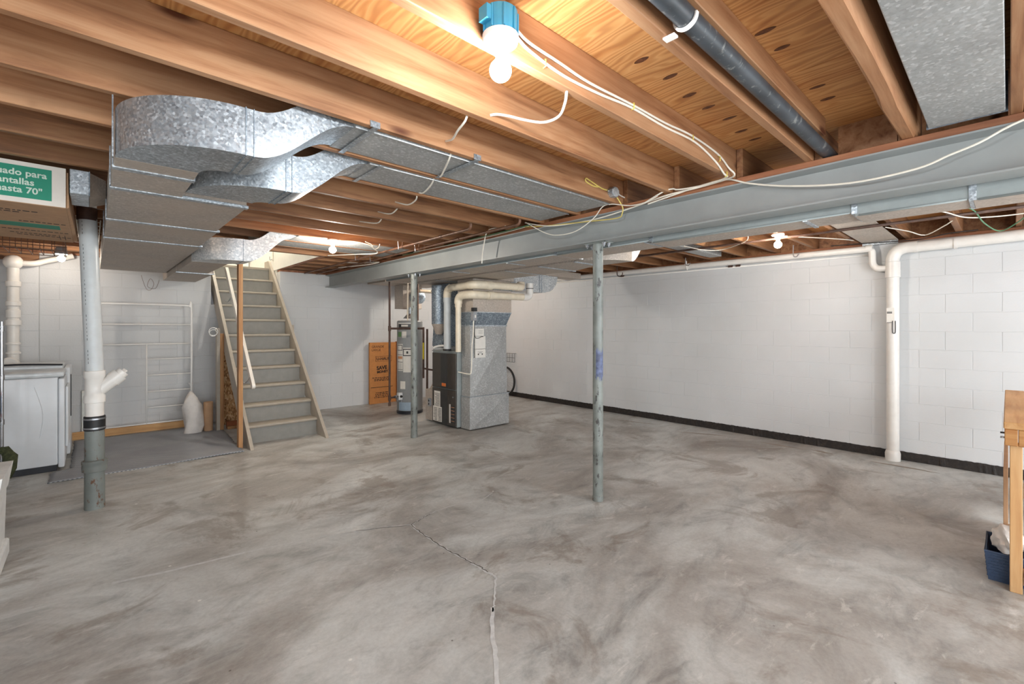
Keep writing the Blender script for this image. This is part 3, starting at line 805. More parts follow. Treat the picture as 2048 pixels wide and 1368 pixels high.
for a in range(0, 360, 40):
    c_, s_ = math.cos(math.radians(a)), math.sin(math.radians(a))
    b.tube([(fx+0.057*c_, fy+0.057*s_, 2.41), (fx+0.057*c_, fy+0.057*s_, 2.482)], 0.004, 6)
b.box(fx-0.075, fx-0.045, fy-0.02, fy+0.02, 2.43, 2.475)
obj('junction_box', b, 'box_blue', f1)
obj('lampholder', B().lathe([(0.060, 2.407), (0.0605, 2.395), (0.056, 2.385), (0.034, 2.378), (0.026, 2.360), (0.001, 2.358)], (fx, fy, 0), n=32), 'porcelain', f1)
obj('outlet_plate', B().box(fx-0.03, fx-0.008, fy-0.045, fy-0.036, 2.381, 2.386), 'grey_plastic', f1)
bulb(f1, fx, fy, 2.365, 'near')
obj('wire_nut', B().lathe([(0.002, 2.488), (0.008, 2.492), (0.006, 2.512), (0.001, 2.514)], (fx+0.048, fy+0.02, 0), n=10), 'cable_white', f1)
def fixture(x, y, ztop, kind, lb, cone=False):
    f_ = thing('ceiling_light', lb, 'light fixture', (x, y, ztop))
    if cone:
        obj('lampholder', B().lathe([(0.045, ztop), (0.048, ztop-0.02), (0.062, ztop-0.085), (0.058, ztop-0.092), (0.03, ztop-0.07)], (x, y, 0), n=28), 'grey_plastic', f_)
        bulb(f_, x, y, ztop-0.075, kind)
    else:
        obj('lampholder', B().lathe([(0.058, ztop), (0.060, ztop-0.012), (0.053, ztop-0.020), (0.03, ztop-0.028), (0.024, ztop-0.042), (0.001, ztop-0.044)], (x, y, 0), n=28), 'porcelain', f_)
        bulb(f_, x, y, ztop-0.042, kind)
fixture(1.94, 5.01, 2.409, 'mid', 'glowing bulb in a white lampholder in front of the stairs')
fixture(-0.27, 7.62, 2.409, 'back', 'glowing bulb under a grey cone lampholder near the back wall', True)
fixture(5.18, 1.60, 2.409, 'right', 'glowing bulb right of the steel beam, near the right wall')
fixture(-1.6, -1.7, 2.409, 'unseen', 'added fill bulb out of view behind the camera on the left')  # unseen bulb added to brighten the room from the left
fixture(3.9, -1.75, 2.409, 'unseen', 'added fill bulb out of view behind the camera on the right')  # unseen bulb added to brighten the room from the right
fixture(4.95, 6.75, 2.409, 'mid', 'added glowing bulb hidden behind the furnace ducts')  # hidden bulb added to brighten the back right corner
fs_ = thing('ceiling_light', 'bare bulb high in the stairwell', 'light fixture', (1.8, 8.6, 4.6))
obj('lampholder', B().lathe([(0.058, 4.6), (0.060, 4.588), (0.03, 4.57), (0.024, 4.558), (0.001, 4.556)], (1.8, 8.6, 0), n=24), 'porcelain', fs_)
bulb(fs_, 1.8, 8.6, 4.558, 'stair')

# ------------------------------------------------------------------ pipes
def T(name, label, cat, pts, r, mat, n=12, sm=0, group=None):
    b = B().tube(pts, r, n, sm)
    return tag(obj(name, b, mat, origin=pts[0]), label, cat, group)
# left stand pipe
sp = thing('stand_pipe', 'thick vertical drain pipe at left, white plastic above a rusty cast lower part', 'pipe', (0.02, 4.97, 0))
px, py = 0.015, 4.97
obj('cast_section', B().lathe([(0.064, 0), (0.062, 0.36), (0.061, 0.70)], (px, py, 0), n=30), 'cast_pipe_paint', sp)
obj('cast_hub', B().lathe([(0.064, 0.295), (0.077, 0.30), (0.079, 0.335), (0.076, 0.355), (0.080, 0.362), (0.080, 0.385), (0.064, 0.392)], (px, py, 0), n=30), 'cast_pipe_paint', sp)
obj('rubber_coupling', B().lathe([(0.062, 0.625), (0.067, 0.63), (0.067, 0.735), (0.062, 0.74)], (px, py, 0), n=30), 'rubber', sp)
for z_ in (0.638, 0.712):
    obj('band_clamp', B().lathe([(0.0672, z_), (0.0695, z_+0.001), (0.0695, z_+0.013), (0.0672, z_+0.014)], (px, py, 0), n=30), 'steel_clamp', sp)
obj('lower_pipe', B().lathe([(0.058, 0.70), (0.058, 0.86)], (px, py, 0), n=30), 'white_pvc', sp)
obj('wye_fitting', B().lathe([(0.058, 0.845), (0.067, 0.848), (0.067, 0.90), (0.060, 0.91), (0.060, 1.04), (0.067, 1.05), (0.067, 1.10), (0.058, 1.103)], (px, py, 0), n=30)
    .tube([(px+0.01, py, 0.925), (px+0.115, py, 1.025)], [0.045, 0.052], 20).tube([(px+0.105, py, 1.013), (px+0.155, py, 1.062)], 0.058, 20), 'white_pvc', sp)
obj('cleanout_plug', B().tube([(px+0.15, py, 1.057), (px+0.178, py, 1.084)], 0.043, 20).tube([(px+0.178, py, 1.084), (px+0.192, py, 1.098)], 0.017, 4), 'white_pvc', sp)
obj('upper_pipe', B().tube([(px, py, 1.09), (-0.03, py, 2.45)], 0.0575, 30), 'gray_pvc', sp)
for i in range(26):
    z_ = 1.16+i*0.048; xx = px+(z_-1.09)/1.36*(-0.045-px+0.0)
    if i % 7 == 3: continue
b = B()
for i in range(40):
    z_ = 1.16+i*0.031; xx = px-0.045*(z_-1.09)/1.36
    if i % 9 in (4, 5): continue
    a = math.radians(232); ww = random.uniform(0.004, 0.010)
    c = (xx+0.0578*math.cos(a), py+0.0578*math.sin(a))
    b.box(c[0]-0.0005, c[0]+0.0005+ww*0.3, c[1]-0.0014, c[1]+0.0002, z_, z_+random.uniform(0.008, 0.02))
pr_ = obj('printed_marks', b, 'label_ink', sp); pr_['kind'] = 'stuff'
obj('top_coupling', B().tube([(-0.03, py, 2.30), (-0.03, py, 2.40)], 0.062, 24), 'iron_pipe', sp)

# back left stack of white fittings
bs = thing('drain_stack', 'white plastic drain stack with several couplings behind the washing machine', 'pipe', (-0.69, 8.0, 1.0))
cx, cy = -0.69, 8.0
obj('pipe_run', B().lathe([(0.052, 1.02), (0.052, 2.20)], (cx, cy, 0), n=24), 'white_pvc', bs)
for z0, z1, r in ((1.93, 2.0, 0.066), (1.70, 1.76, 0.066), (1.56, 1.66, 0.063), (1.47, 1.54, 0.070), (1.24, 1.27, 0.064), (1.13, 1.16, 0.066)):
    obj('coupling', B().lathe([(0.053, z0), (r, z0+0.006), (r, z1-0.006), (0.053, z1)], (cx, cy, 0), n=24), 'white_pvc', bs)
prof = [(0.001, 2.135)]+[(0.088*math.sin(a*PI/8), 2.223-0.088*math.cos(a*PI/8)) for a in range(1, 8)]+[(0.001, 2.311)]
obj('top_elbow', B().lathe(prof, (cx, cy, 0), n=24), 'white_pvc', bs)
obj('side_branch', B().tube([(cx+0.05, cy, 2.215), (cx+0.18, cy, 2.225), (-0.42, 8.06, 2.27), (-0.18, 8.1, 2.36)], 0.034, 16, 4), 'white_pvc', bs)
obj('cleanout', B().lathe([(0.062, -0.06), (0.078, -0.05), (0.078, 0.03), (0.05, 0.04)], (cx-0.02, cy-0.04, 1.02), axis='Y', n=24), 'white_pvc', bs)
q = thing('vent_pipe', 'white pipe beside the drain stack at the left edge', 'pipe', (-0.87, 8.0, 0))
obj('pipe_run', B().lathe([(0.05, 0.9), (0.05, 2.25)], (-0.865, 7.9, 0), n=20), 'white_pvc', q)
for z_ in (2.05, 1.6, 1.3):
    obj('coupling', B().lathe([(0.052, z_), (0.06, z_+0.005), (0.06, z_+0.06), (0.052, z_+0.065)], (-0.865, 7.9, 0), n=20), 'white_pvc', q)

# right wall drainage
dp = thing('wall_drain_pipe', 'white drain pipe standing before the right block wall, curved trap on top', 'pipe', (6.43, 0.85, 0))
X_, Y_ = 6.432, 0.853
obj('vertical_pipe', B().lathe([(0.056, 0.07), (0.056, 2.02)], (X_, Y_, 0), n=28), 'white_pvc', dp)
obj('foot_hub', B().lathe([(0.066, 0.0), (0.068, 0.075), (0.060, 0.105), (0.056, 0.11)], (X_, Y_, 0), n=28), 'white_pvc', dp)
obj('wye_fitting', B().lathe([(0.057, 1.99), (0.066, 1.995), (0.066, 2.07), (0.064, 2.08), (0.064, 2.16), (0.058, 2.165)], (X_, Y_, 0), n=28), 'white_pvc', dp)
obj('top_bend', B().tube([(X_, Y_, 2.15), (X_, Y_, 2.20), (X_, Y_-0.03, 2.27), (X_, Y_-0.10, 2.305), (X_, Y_-0.20, 2.305)], 0.060, 24, 5), 'white_pvc', dp)
obj('horizontal_pipe', B().tube([(X_, Y_-0.20, 2.303), (X_, -2.4, 2.36)], 0.055, 24), 'white_pvc', dp)
for y_ in (Y_-0.19, 0.36):
    obj('coupling', B().tube([(X_, y_+0.012, 2.305), (X_, y_-0.012, 2.305)], 0.062, 24), 'white_pvc', dp)
obj('trap', B().tube([(6.447, 1.05, 2.315), (6.447, 1.035, 2.29), (6.447, 1.03, 2.17), (6.445, 1.0, 2.115), (6.44, 0.95, 2.10), (X_, 0.87, 2.105)], 0.034, 18, 6), 'white_pvc', dp)
obj('label_sticker', B().ring((X_, Y_, 1.60), 'Z', 0.0, 0.0, 3, 3) if False else B().box(X_-0.059, X_-0.056, Y_-0.02, Y_+0.045, 1.50, 1.66), 'label_white', dp)
obj('sticker_print', B().box(X_-0.0598, X_-0.059, Y_-0.002, Y_+0.042, 1.60, 1.612).box(X_-0.0598, X_-0.059, Y_-0.002, Y_+0.042, 1.617, 1.622).box(X_-0.0598, X_-0.059, Y_-0.002, Y_+0.042, 1.50, 1.504), 'label_ink', dp)
obj('gauge', B().tube([(X_-0.061, Y_-0.005, 1.52), (X_-0.061, Y_-0.005, 1.40), (X_-0.061, Y_-0.018, 1.385), (X_-0.061, Y_-0.03, 1.40), (X_-0.061, Y_-0.03, 1.52)], 0.004, 8, 3), 'label_ink', dp, label='small blue-grey U shaped gauge')
obj('clamp', B().ring((X_-0.012, Y_-0.01, 1.66), 'X', 0.022, 0.006, 16, 6), 'chrome', dp)
hp = thing('wall_pipe', 'long white pipe running along the top of the right wall', 'pipe', (6.46, 4.5, 2.34))
obj('pipe_run', B().tube([(6.447, 8.15, 2.37), (6.447, 1.05, 2.332)], 0.037, 20), 'white_pvc', hp)
for y_ in (1.06, 3.2, 5.6):
    obj('coupling', B().tube([(6.447, y_+0.03, 2.333+y_*.004), (6.447, y_-0.03, 2.333+y_*.004)], 0.043, 20), 'white_pvc', hp)
obj('hanger', B().tube([(6.404, 3.19, 2.42), (6.402, 3.19, 2.33), (6.43, 3.19, 2.29)], 0.007, 6, 3), 'white_pvc', hp)
cdt = thing('conduit', 'thin white conduit under the long pipe on the right wall', 'conduit', (6.5, 4.5, 2.25))
obj('tube', B().tube([(6.503, 8.1, 2.31), (6.503, 1.06, 2.27)], 0.010, 8), 'white_pvc', cdt)
for y_ in (2.6, 2.5, 4.35):
    obj('clip', B().box(6.488, 6.514, y_-0.03, y_+0.03, 2.262+y_*.0057, 2.29+y_*.0057), 'iron_pipe', cdt)

# black pipe between joists with its white strap
bp = thing('black_pipe', 'black plastic pipe running between two joists to the beam', 'pipe', (1.5, 0.70, 2.44))
obj('pipe_run', B().tube([(-2.5, 0.700, 2.446), (1.4, 0.702, 2.446), (3.4, 0.700, 2.447)], 0.033, 20), 'black_pipe', bp)
b = B(); 
for k in range(2): b.ring((1.40+0.008*k, 0.702, 2.446), 'X', 0.037, 0.005, 20, 6, (-PI, 0.0))
b.box(1.392, 1.418, 0.735, 0.775, 2.402, 2.409)
obj('pipe_strap', b, 'white_pvc', bp)

# copper pipes beside the beam
for i, (xa, ya, xb, yb_, zz, lb) in enumerate(((2.60, 3.42, 2.66, 8.1, 2.37, 'brown copper pipe under the joists, the one farther from the beam'), (2.82, 2.99, 2.86, 8.1, 2.375, 'brown copper pipe under the joists, the one closer to the beam'))):
    q = thing('copper_pipe', lb, 'pipe', (xa, ya, zz))
    obj('pipe_run', B().tube([(xa, ya, zz), (xb, yb_, zz)], 0.013, 10), 'copper_pipe', q)
    obj('bend', B().tube([(xa, ya+0.01, zz), (xa, ya-0.02, zz+0.01), (xa, ya-0.03, zz+0.06), (xa, ya-0.03, 2.5)], 0.014, 10, 3), 'copper_pipe', q)
    for y_ in (3.9, 4.7, 5.9, 7.0):
        xx = xa+(xb-xa)*(y_-ya)/(yb_-ya)
        obj('fitting', B().tube([(xx, y_-0.02, zz), (xx, y_+0.02, zz)], 0.0175, 10), 'copper_pipe', q)
        if y_ in (4.7, 5.9): obj('hanger', B().tube([(xx-0.03, y_+0.05, 2.44), (xx-0.02, y_+0.05, 2.35), (xx+0.02, y_+0.05, 2.35), (xx+0.03, y_+0.05, 2.44)], 0.003, 6), 'steel_clamp', q)

# galvanized conduit line and brown pipe along the right bays
q = thing('bay_pipe', 'long thin pipe crossing the joists beyond the beam', 'pipe', (5.0, 2, 2.38))
obj('pipe_run', B().tube([(5.3, -0.6, 2.385), (5.3, 6.0, 2.385)], 0.012, 8), 'iron_pipe', q)
obj('pipe_run', B().tube([(5.36, -0.6, 2.39), (5.36, 6.0, 2.39)], 0.010, 8), 'copper_pipe', q)

# ------------------------------------------------------------------ furnace group
fu = thing('furnace', 'dark fronted upright gas furnace with paper labels, in front of the metal plenum', 'furnace', (4.1, 5.6, 0))
FX0, FX1, FY0, FY1, FH = 3.80, 4.50, 5.30, 5.93, 1.09
obj('cabinet', B().cham(FX0+0.02, FX1, FY0, FY1, 0.02, FH, 0.006), 'furnace_side', fu)
ud = obj('upper_door', B().cham(FX0, FX0+0.02, FY0+0.012, FY1-0.012, 0.555, FH-0.02, 0.005), 'furnace_dark', fu)
ld_ = obj('lower_door', B().cham(FX0, FX0+0.02, FY0+0.012, FY1-0.012, 0.03, 0.545, 0.005), 'furnace_dark', fu)
obj('door_stripe', B().box(FX0-0.0015, FX0, 5.52, 5.69, 0.56, FH-0.025), 'furnace_mid', ud)
obj('door_stripe', B().box(FX0-0.0015, FX0, 5.52, 5.69, 0.035, 0.54), 'furnace_mid', ld_)
obj('top_lid', B().cham(FX0, FX1, FY0, FY1, FH, FH+0.012, 0.003), 'furnace_side', fu)
lbl = obj('logo_plate', B().box(FX0-0.003, FX0-0.0015, 5.555, 5.66, 0.585, 0.63), 'logo_orange', ud)
obj('label_sheet', B().box(FX0-0.004, FX0-0.002, 5.70, 5.86, 0.27, 0.50), 'label_white', ld_)
obj('label_sheet', B().box(FX0-0.004, FX0-0.002, 5.66, 5.89, 0.05, 0.27), 'label_white', ld_)
obj('label_sheet', B().box(FX0-0.004, FX0-0.002, 5.435, 5.47, 0.07, 0.34), 'label_white', ld_)
obj('label_sheet', B().box(FX0-0.004, FX0-0.002, 5.325, 5.43, 0.08, 0.33), 'furnace_mid', ld_)
b = B()
for i in range(11): b.box(FX0-0.0055, FX0-0.004, 5.70+0.012, 5.70+random.uniform(.10, .15), 0.28+i*0.018, 0.286+i*0.018)
for i in range(9): b.box(FX0-0.0055, FX0-0.004, 5.675, 5.675+random.uniform(.06, .09), 0.062+i*0.022, 0.070+i*0.022); b.box(FX0-0.0055, FX0-0.004, 5.785, 5.785+random.uniform(.06, .09), 0.062+i*0.022, 0.070+i*0.022)
for nm in ('label_print',):
    q_ = obj(nm, b, 'label_ink', ld_); q_['kind'] = 'stuff'
b = B()
for i in range(5): b.box(FX0-0.0055, FX0-0.004, 5.335, 5.42, 0.10+i*0.05, 0.106+i*0.05)
obj('label_print', b, 'label_orange', ld_)['kind'] = 'stuff'
obj('door_knob', B().lathe([(0.012, 0), (0.012, -0.01), (0.001, -0.012)], (FX0, 5.37, 0.45), axis='X', n=14), 'chrome', ld_)
fp = thing('flue_pipe', 'upper white flue pipe rising from the furnace and turning right under the ducts', 'pipe', (4.0, 5.55, 1.1))
r1 = 0.052
fa = (3.868, 5.62)
obj('vertical_pipe', B().tube([(fa[0], fa[1], FH+0.013), (fa[0], fa[1], 1.89)], r1, 24), 'gray_pvc', fp)
obj('base_collar', B().tube([(fa[0], fa[1], FH+0.0125), (fa[0], fa[1], FH+0.04)], 0.062, 24), 'rubber', fp)
obj('elbow', B().tube([(fa[0], fa[1], 1.87), (fa[0], fa[1], 1.94), (fa[0]-0.003, fa[1]-0.03, 2.0), (fa[0]-0.01, fa[1]-0.10, 2.025)], 0.058, 24, 5), 'cream_pvc', fp)
obj('coupling', B().tube([(fa[0], fa[1], 1.82), (fa[0], fa[1], 1.885)], 0.059, 24), 'gray_pvc', fp)
A_ = (fa[0]-0.01, fa[1]-0.10, 2.025); B_ = (3.822, 4.98, 2.03)
obj('slanted_pipe', B().tube([A_, B_], r1, 24), 'cream_pvc', fp)
obj('bend', B().tube([(3.823, 5.03, 2.03), (3.828, 4.95, 2.032), (3.88, 4.91, 2.033), (4.02, 4.91, 2.035)], 0.058, 24, 5), 'cream_pvc', fp)
obj('coupling', B().tube([(4.02, 4.91, 2.035), (4.12, 4.91, 2.036)], 0.062, 24), 'cream_pvc', fp)
obj('run_pipe', B().tube([(4.02, 4.91, 2.036), (4.62, 4.91, 2.045)], r1, 24), 'cream_pvc', fp)
obj('end_elbow', B().tube([(4.60, 4.91, 2.045), (4.68, 4.91, 2.046), (4.72, 4.93, 2.06), (4.735, 4.95, 2.11), (4.735, 4.95, 2.128)], 0.057, 24, 5), 'cream_pvc', fp)
f2 = thing('intake_pipe', 'lower white intake pipe wrapping around the front of the metal plenum', 'pipe', (3.82, 5.1, 1.1))
obj('vertical_pipe', B().tube([(3.79, 5.235, FH+0.013), (3.79, 5.235, 1.78)], 0.040, 20), 'cream_pvc', f2)
obj('coupling', B().tube([(3.79, 5.235, 1.73), (3.79, 5.235, 1.80)], 0.048, 20), 'cream_pvc', f2)
obj('elbow', B().tube([(3.79, 5.235, 1.78), (3.79, 5.23, 1.84), (3.79, 5.18, 1.885), (3.80, 5.08, 1.895)], 0.056, 20, 5), 'cream_pvc', f2)
obj('bend', B().tube([(3.80, 5.09, 1.895), (3.82, 4.99, 1.895), (3.88, 4.96, 1.896), (4.05, 4.96, 1.898)], 0.056, 24, 5), 'cream_pvc', f2)
obj('coupling', B().tube([(4.10, 4.96, 1.899), (4.19, 4.96, 1.90)], 0.060, 24), 'cream_pvc', f2)
obj('run_pipe', B().tube([(4.03, 4.96, 1.898), (4.80, 4.96, 1.905)], 0.051, 24), 'cream_pvc', f2)
obj('end_elbow', B().tube([(4.78, 4.96, 1.905), (4.87, 4.96, 1.91), (4.92, 4.96, 1.945), (4.93, 4.96, 2.02), (4.93, 4.96, 2.12)], 0.055, 24, 5), 'white_pvc', f2)
obj('band', B().tube([(4.93, 4.96, 2.035), (4.93, 4.96, 2.045)], 0.057, 24), 'rubber', f2)
T('condensate_hose', 'white drain hose curling on top of the furnace', 'hose', [(3.97, 5.86, 1.12), (3.86, 5.92, 1.12), (3.82, 5.90, 1.14), (3.86, 5.84, 1.165), (3.90, 5.74, 1.17), (3.95, 5.70, 1.14), (3.97, 5.72, 1.12)], 0.017, 'white_pvc', 12, 5)

pl = thing('return_plenum', 'tall galvanized metal plenum with cross-broken panels, right of the furnace', 'duct', (4.2, 5.2, 0))
PX0, PX1, PY0, PY1 = 3.885, 4.585, 5.08, 5.285
def crossbreak(b, x0, x1, y, z0, z1, dz=0.02):
    c = ((x0+x1)/2, y-dz, (z0+z1)/2)
    vs = [(x0, y, z0), (x1, y, z0), (x1, y, z1), (x0, y, z1), c]
    return b.add(vs, [(0, 1, 4), (1, 2, 4), (2, 3, 4), (3, 0, 4)])
obj('base_box', B().cham(PX0-0.01, PX1+0.025, PY0, PY1, 0.015, 0.47, 0.003), GF, pl)
obj('base_panel', crossbreak(B(), PX0-0.005, PX1+0.02, PY0-0.0005, 0.02, 0.465, 0.035), GF, pl)
obj('base_seam', B().box(PX0-0.016, PX1+0.03, PY0-0.006, PY1, 0.466, 0.474), G, pl)
sh = [(PX0+0.002, PY0+0.012, 0.475), (PX1-0.005, PY0+0.012, 0.475), (PX1-0.005, PY1, 0.475), (PX0+0.002, PY1, 0.475), (PX0+0.0, PY0+0.012, 1.465), (PX1-0.02, PY0+0.012, 1.465), (PX1-0.02, PY1, 1.465), (PX0, PY1, 1.465)]
obj('shaft', B().hexa(sh), GF, pl)
obj('shaft_panel', crossbreak(B(), PX0+0.01, PX1-0.02, PY0+0.0115, 0.48, 1.46, 0.05), GF, pl)
obj('shaft_seam', B().box(PX0-0.006, PX1-0.012, PY0+0.002, PY1, 1.462, 1.482), G, pl)
obj('flare', B().hexa([(PX0, PY0+0.012, 1.482), (PX1-0.02, PY0+0.012, 1.482), (PX1-0.02, PY1+0.1, 1.482), (PX0, PY1+0.1, 1.482), (PX0, PY0-0.06, 1.66), (PX1+0.02, PY0-0.06, 1.66), (PX1+0.02, PY1+0.1, 1.66), (PX0, PY1+0.1, 1.66)]), 'galvanized_dark', pl)
obj('upper_box', B().cham(PX0, PX1+0.02, PY0-0.06, PY1+0.1, 1.662, 2.128, 0.003), GD, pl)
obj('upper_seam', B().box(PX0-0.005, PX1+0.026, PY0-0.066, PY1+0.1, 1.655, 1.667), G, pl)
obj('upper_seam', B().box(PX0-0.005, PX1+0.026, PY0-0.068, PY1+0.1, 1.99, 2.01), G, pl)
for z0, z1, x1, lb in ((1.32, 1.43, 4.10, 'a'), (1.14, 1.325, 4.13, 'b'), (1.02, 1.145, 4.13, 'c')):
    obj('notice_plate', B().box(3.945, x1, PY0-0.032, PY0-0.024, z0, z1), 'label_white', pl)
b = B()
for i in range(3): b.box(4.0, 4.08, PY0-0.0335, PY0-0.032, 1.36+i*0.02, 1.363+i*0.02)
b.box(3.99, 4.01, PY0-0.0335, PY0-0.032, 1.06, 1.08).box(4.06, 4.08, PY0-0.0335, PY0-0.032, 1.06, 1.08).box(4.01, 4.06, PY0-0.0335, PY0-0.032, 1.085, 1.09).box(3.985, 4.08, PY0-0.0335, PY0-0.032, 1.10, 1.104)
obj('plate_print', b, 'label_ink', pl)
sw = thing('service_switch', 'small grey electrical box hanging at the upper left edge of the plenum', 'electrical box', (3.87, 5.02, 1.6))
obj('box', B().cham(3.845, 3.905, 4.955, 5.02, 1.54, 1.66, 0.004), 'grey_plastic', sw)
obj('switch', B().box(3.862, 3.882, 4.948, 4.955, 1.58, 1.62), 'label_white', sw)
obj('cover_bracket', B().box(3.85, 3.91, 4.96, 5.018, 1.67, 1.72), 'rubber', sw)
T('cable', 'light cable dropping from the small electrical box beside the plenum to the furnace', 'cable', [(3.87, 4.99, 1.54), (3.872, 5.0, 1.35), (3.875, 5.03, 1.2), (3.885, 5.05, 1.0), (3.87, 5.04, 0.85), (3.85, 5.06, 0.80), (3.80, 5.25, 0.82)], 0.008, 'cable_white', 8, 4)
T('sensor_wire', 'thin dark wire looping over the notice plates on the plenum', 'cable', [(3.90, 4.99, 1.54), (3.91, 5.03, 1.40), (3.94, 5.04, 1.31), (3.99, 5.04, 1.295), (4.05, 5.04, 1.315), (4.08, 5.042, 1.315)], 0.004, 'cable_black', 6, 4)

# supply plenum left of / behind the furnace
su = thing('supply_plenum', 'bluish galvanized duct riser standing left of the dark furnace', 'duct', (4.1, 6.1, 0))
obj('base_box', B().cham(3.83, 4.35, 5.945, 6.16, 0.02, 0.49, 0.003), GD, su)
obj('taper', B().hexa([(3.90, 5.96, 0.491), (4.3, 5.96, 0.491), (4.3, 6.15, 0.491), (3.90, 6.15, 0.491), (3.98, 5.96, 0.60), (4.3, 5.96, 0.60), (4.3, 6.15, 0.60), (3.98, 6.15, 0.60)]), GD, su)
obj('riser', B().cham(3.98, 4.45, 5.96, 6.18, 0.60, 1.15, 0.003), GF, su)
obj('riser_upper', B().hexa([(3.98, 5.94, 1.152), (4.60, 5.94, 1.152), (4.60, 6.2, 1.152), (3.98, 6.2, 1.152), (4.08, 5.85, 1.66), (4.75, 5.85, 1.66), (4.75, 6.30, 1.66), (4.08, 6.30, 1.66)]), 'galvanized_dark', su)
obj('top_box', B().cham(4.05, 4.78, 5.83, 6.33, 1.662, 2.128, 0.003), 'galvanized_dark', su)
obj('seam', B().box(4.04, 4.79, 5.82, 6.34, 2.03, 2.045), G, su)
obj('round_takeoff', B().lathe([(0.115, 1.50), (0.115, 2.09)], (3.965, 5.98, 0), n=28), 'galvanized_dark', su)
obj('takeoff_boot', B().lathe([(0.05, 1.34), (0.115, 1.50)], (3.965, 5.98, 0), n=28), GD, su)
ot = thing('wall_outlet', 'small grey outlet box on the metal base left of the furnace', 'outlet', (3.82, 6.0, 0.3))
obj('box', B().cham(3.80, 3.829, 5.985, 6.045, 0.24, 0.36, 0.003), 'grey_plastic', ot)
for z_ in (0.275, 0.325): obj('socket', B().lathe([(0.014, 0), (0.014, -0.003), (0.001, -0.0031)], (3.80, 6.015, z_), axis='X', n=12), 'rubber', ot)

# duct drop beside the beam end with a round stub
dd = thing('duct_drop', 'square galvanized duct drop with a round stub above the water heater', 'duct', (4.2, 7.2, 2.0))
obj('drop_box', B().cham(4.02, 4.40, 7.20, 7.50, 1.78, 2.20, 0.003), 'galvanized_dusty', dd)
obj('flat_duct', B().cham(3.55, 4.75, 6.95, 7.60, 2.201, 2.37, 0.003), GD, dd)
obj('round_stub', B().lathe([(0.115, 0), (0.115, -0.16), (0.105, -0.165), (0.001, -0.166)], (4.26, 7.199, 1.98), axis='Y', n=28), 'galvanized_dark', dd)
T('pipe_stub', 'white cap pipe stub above the water heater', 'pipe', [(4.20, 6.95, 2.08), (4.50, 6.93, 2.08)], 0.03, 'cream_pvc', 16)

# ------------------------------------------------------------------ water heater
HX, HY_, HR = 4.0, 6.93, 0.215
wh = thing('water_heater', 'tall grey cylindrical water heater with white labels, behind the far steel column', 'water heater', (HX, HY_, 0))
obj('tank', B().lathe([(HR-0.01, 0.045), (HR, 0.06), (HR, 1.545), (HR-0.015, 1.56), (0.001, 1.565)], (HX, HY_, 0), n=44), 'heater_grey', wh)
obj('base_ring', B().lathe([(HR+0.004, 0.0), (HR+0.006, 0.04), (HR-0.006, 0.05)], (HX, HY_, 0), n=44), 'appliance_dark', wh)
def curved(name, a0, a1, z0, z1, mat, dr=0.0015, parent=wh):
    b = B(); n_ = 8; vs = []
    for i in range(n_+1):
        a = math.radians(a0+(a1-a0)*i/n_)
        for z_ in (z0, z1): vs.append((HX+(HR+dr)*math.cos(a), HY_+(HR+dr)*math.sin(a), z_))
    b.add(vs, [(2*i, 2*i+2, 2*i+3, 2*i+1) for i in range(n_)], True)
    return obj(name, b, mat, parent)
# angle 227 faces the camera; smaller angles are further left in view
AC = 240
curved('top_label', AC-62, AC+15, 1.43, 1.52, 'label_white'); curved('top_label_print', AC-58, AC+10, 1.445, 1.505, 'furnace_mid', 0.0022)
curved('top_label_print', AC-40, AC-8, 1.46, 1.492, 'label_white', 0.003)
curved('green_label', AC-62, AC-40, 1.29, 1.37, 'label_green'); curved('small_label', AC-36, AC-15, 1.27, 1.38, 'label_white')
curved('label_sheet', AC-66, AC-32, 0.72, 1.17, 'label_white'); curved('label_sheet', AC-30, AC+10, 0.70, 1.11, 'label_white')
curved('label_picture', AC-30, AC+8, 0.97, 1.09, 'label_ink', 0.0022); curved('label_picture_inner', AC-27, AC+5, 0.985, 1.075, 'label_white', 0.003)
curved('label_picture', AC-66, AC-34, 1.06, 1.155, 'label_ink', 0.0022); curved('label_picture_inner', AC-63, AC-37, 1.07, 1.145, 'label_white', 0.003)
curved('flame_symbol', AC-15, AC-7, 1.01, 1.05, 'label_ink', 0.0036)
curved('orange_band', AC-64, AC-34, 0.92, 0.965, 'label_orange', 0.0022)
for z_ in (0.985, 0.74, 0.865): curved('label_rule', AC-65, AC-33, z_, z_+0.008, 'label_ink', 0.0026)
for i in range(5): curved('label_rule', AC-60, AC-38, 0.76+0.019*i, 0.764+0.019*i, 'heater_grey', 0.0026)
curved('rating_plate', AC-46, AC-20, 0.42, 0.55, 'label_white')
curved('access_panel', AC-52, AC+12, 0.06, 0.20, 'heater_panel', 0.008)
ang = math.radians(AC-48); gx, gy = HX+HR*math.cos(ang), HY_+HR*math.sin(ang)
gv = obj('gas_valve', B().round(gx-0.05, gx+0.05, gy-0.05, gy+0.03, 0.24, 0.36, 0.012), 'plastic_white', wh, label='white gas control valve with dark knob')
obj('valve_knob', B().lathe([(0.022, 0), (0.02, -0.02), (0.001, -0.022)], (gx-0.01, gy-0.05, 0.30), axis='Y', n=16), 'rubber', gv)
obj('burner_tubes', B().tube([(gx+0.01, gy-0.02, 0.24), (gx+0.015, gy-0.03, 0.19), (gx+0.03, gy-0.01, 0.17)], 0.006, 8, 3).tube([(gx+0.03, gy-0.02, 0.24), (gx+0.05, gy-0.03, 0.19), (gx+0.06, gy, 0.17)], 0.006, 8, 3), 'steel_clamp', wh)
obj('draft_hood', B().lathe([(0.12, 1.60), (0.05, 1.68), (0.05, 1.79)], (HX+0.02, HY_+0.02, 0), n=24), 'galvanized', wh)
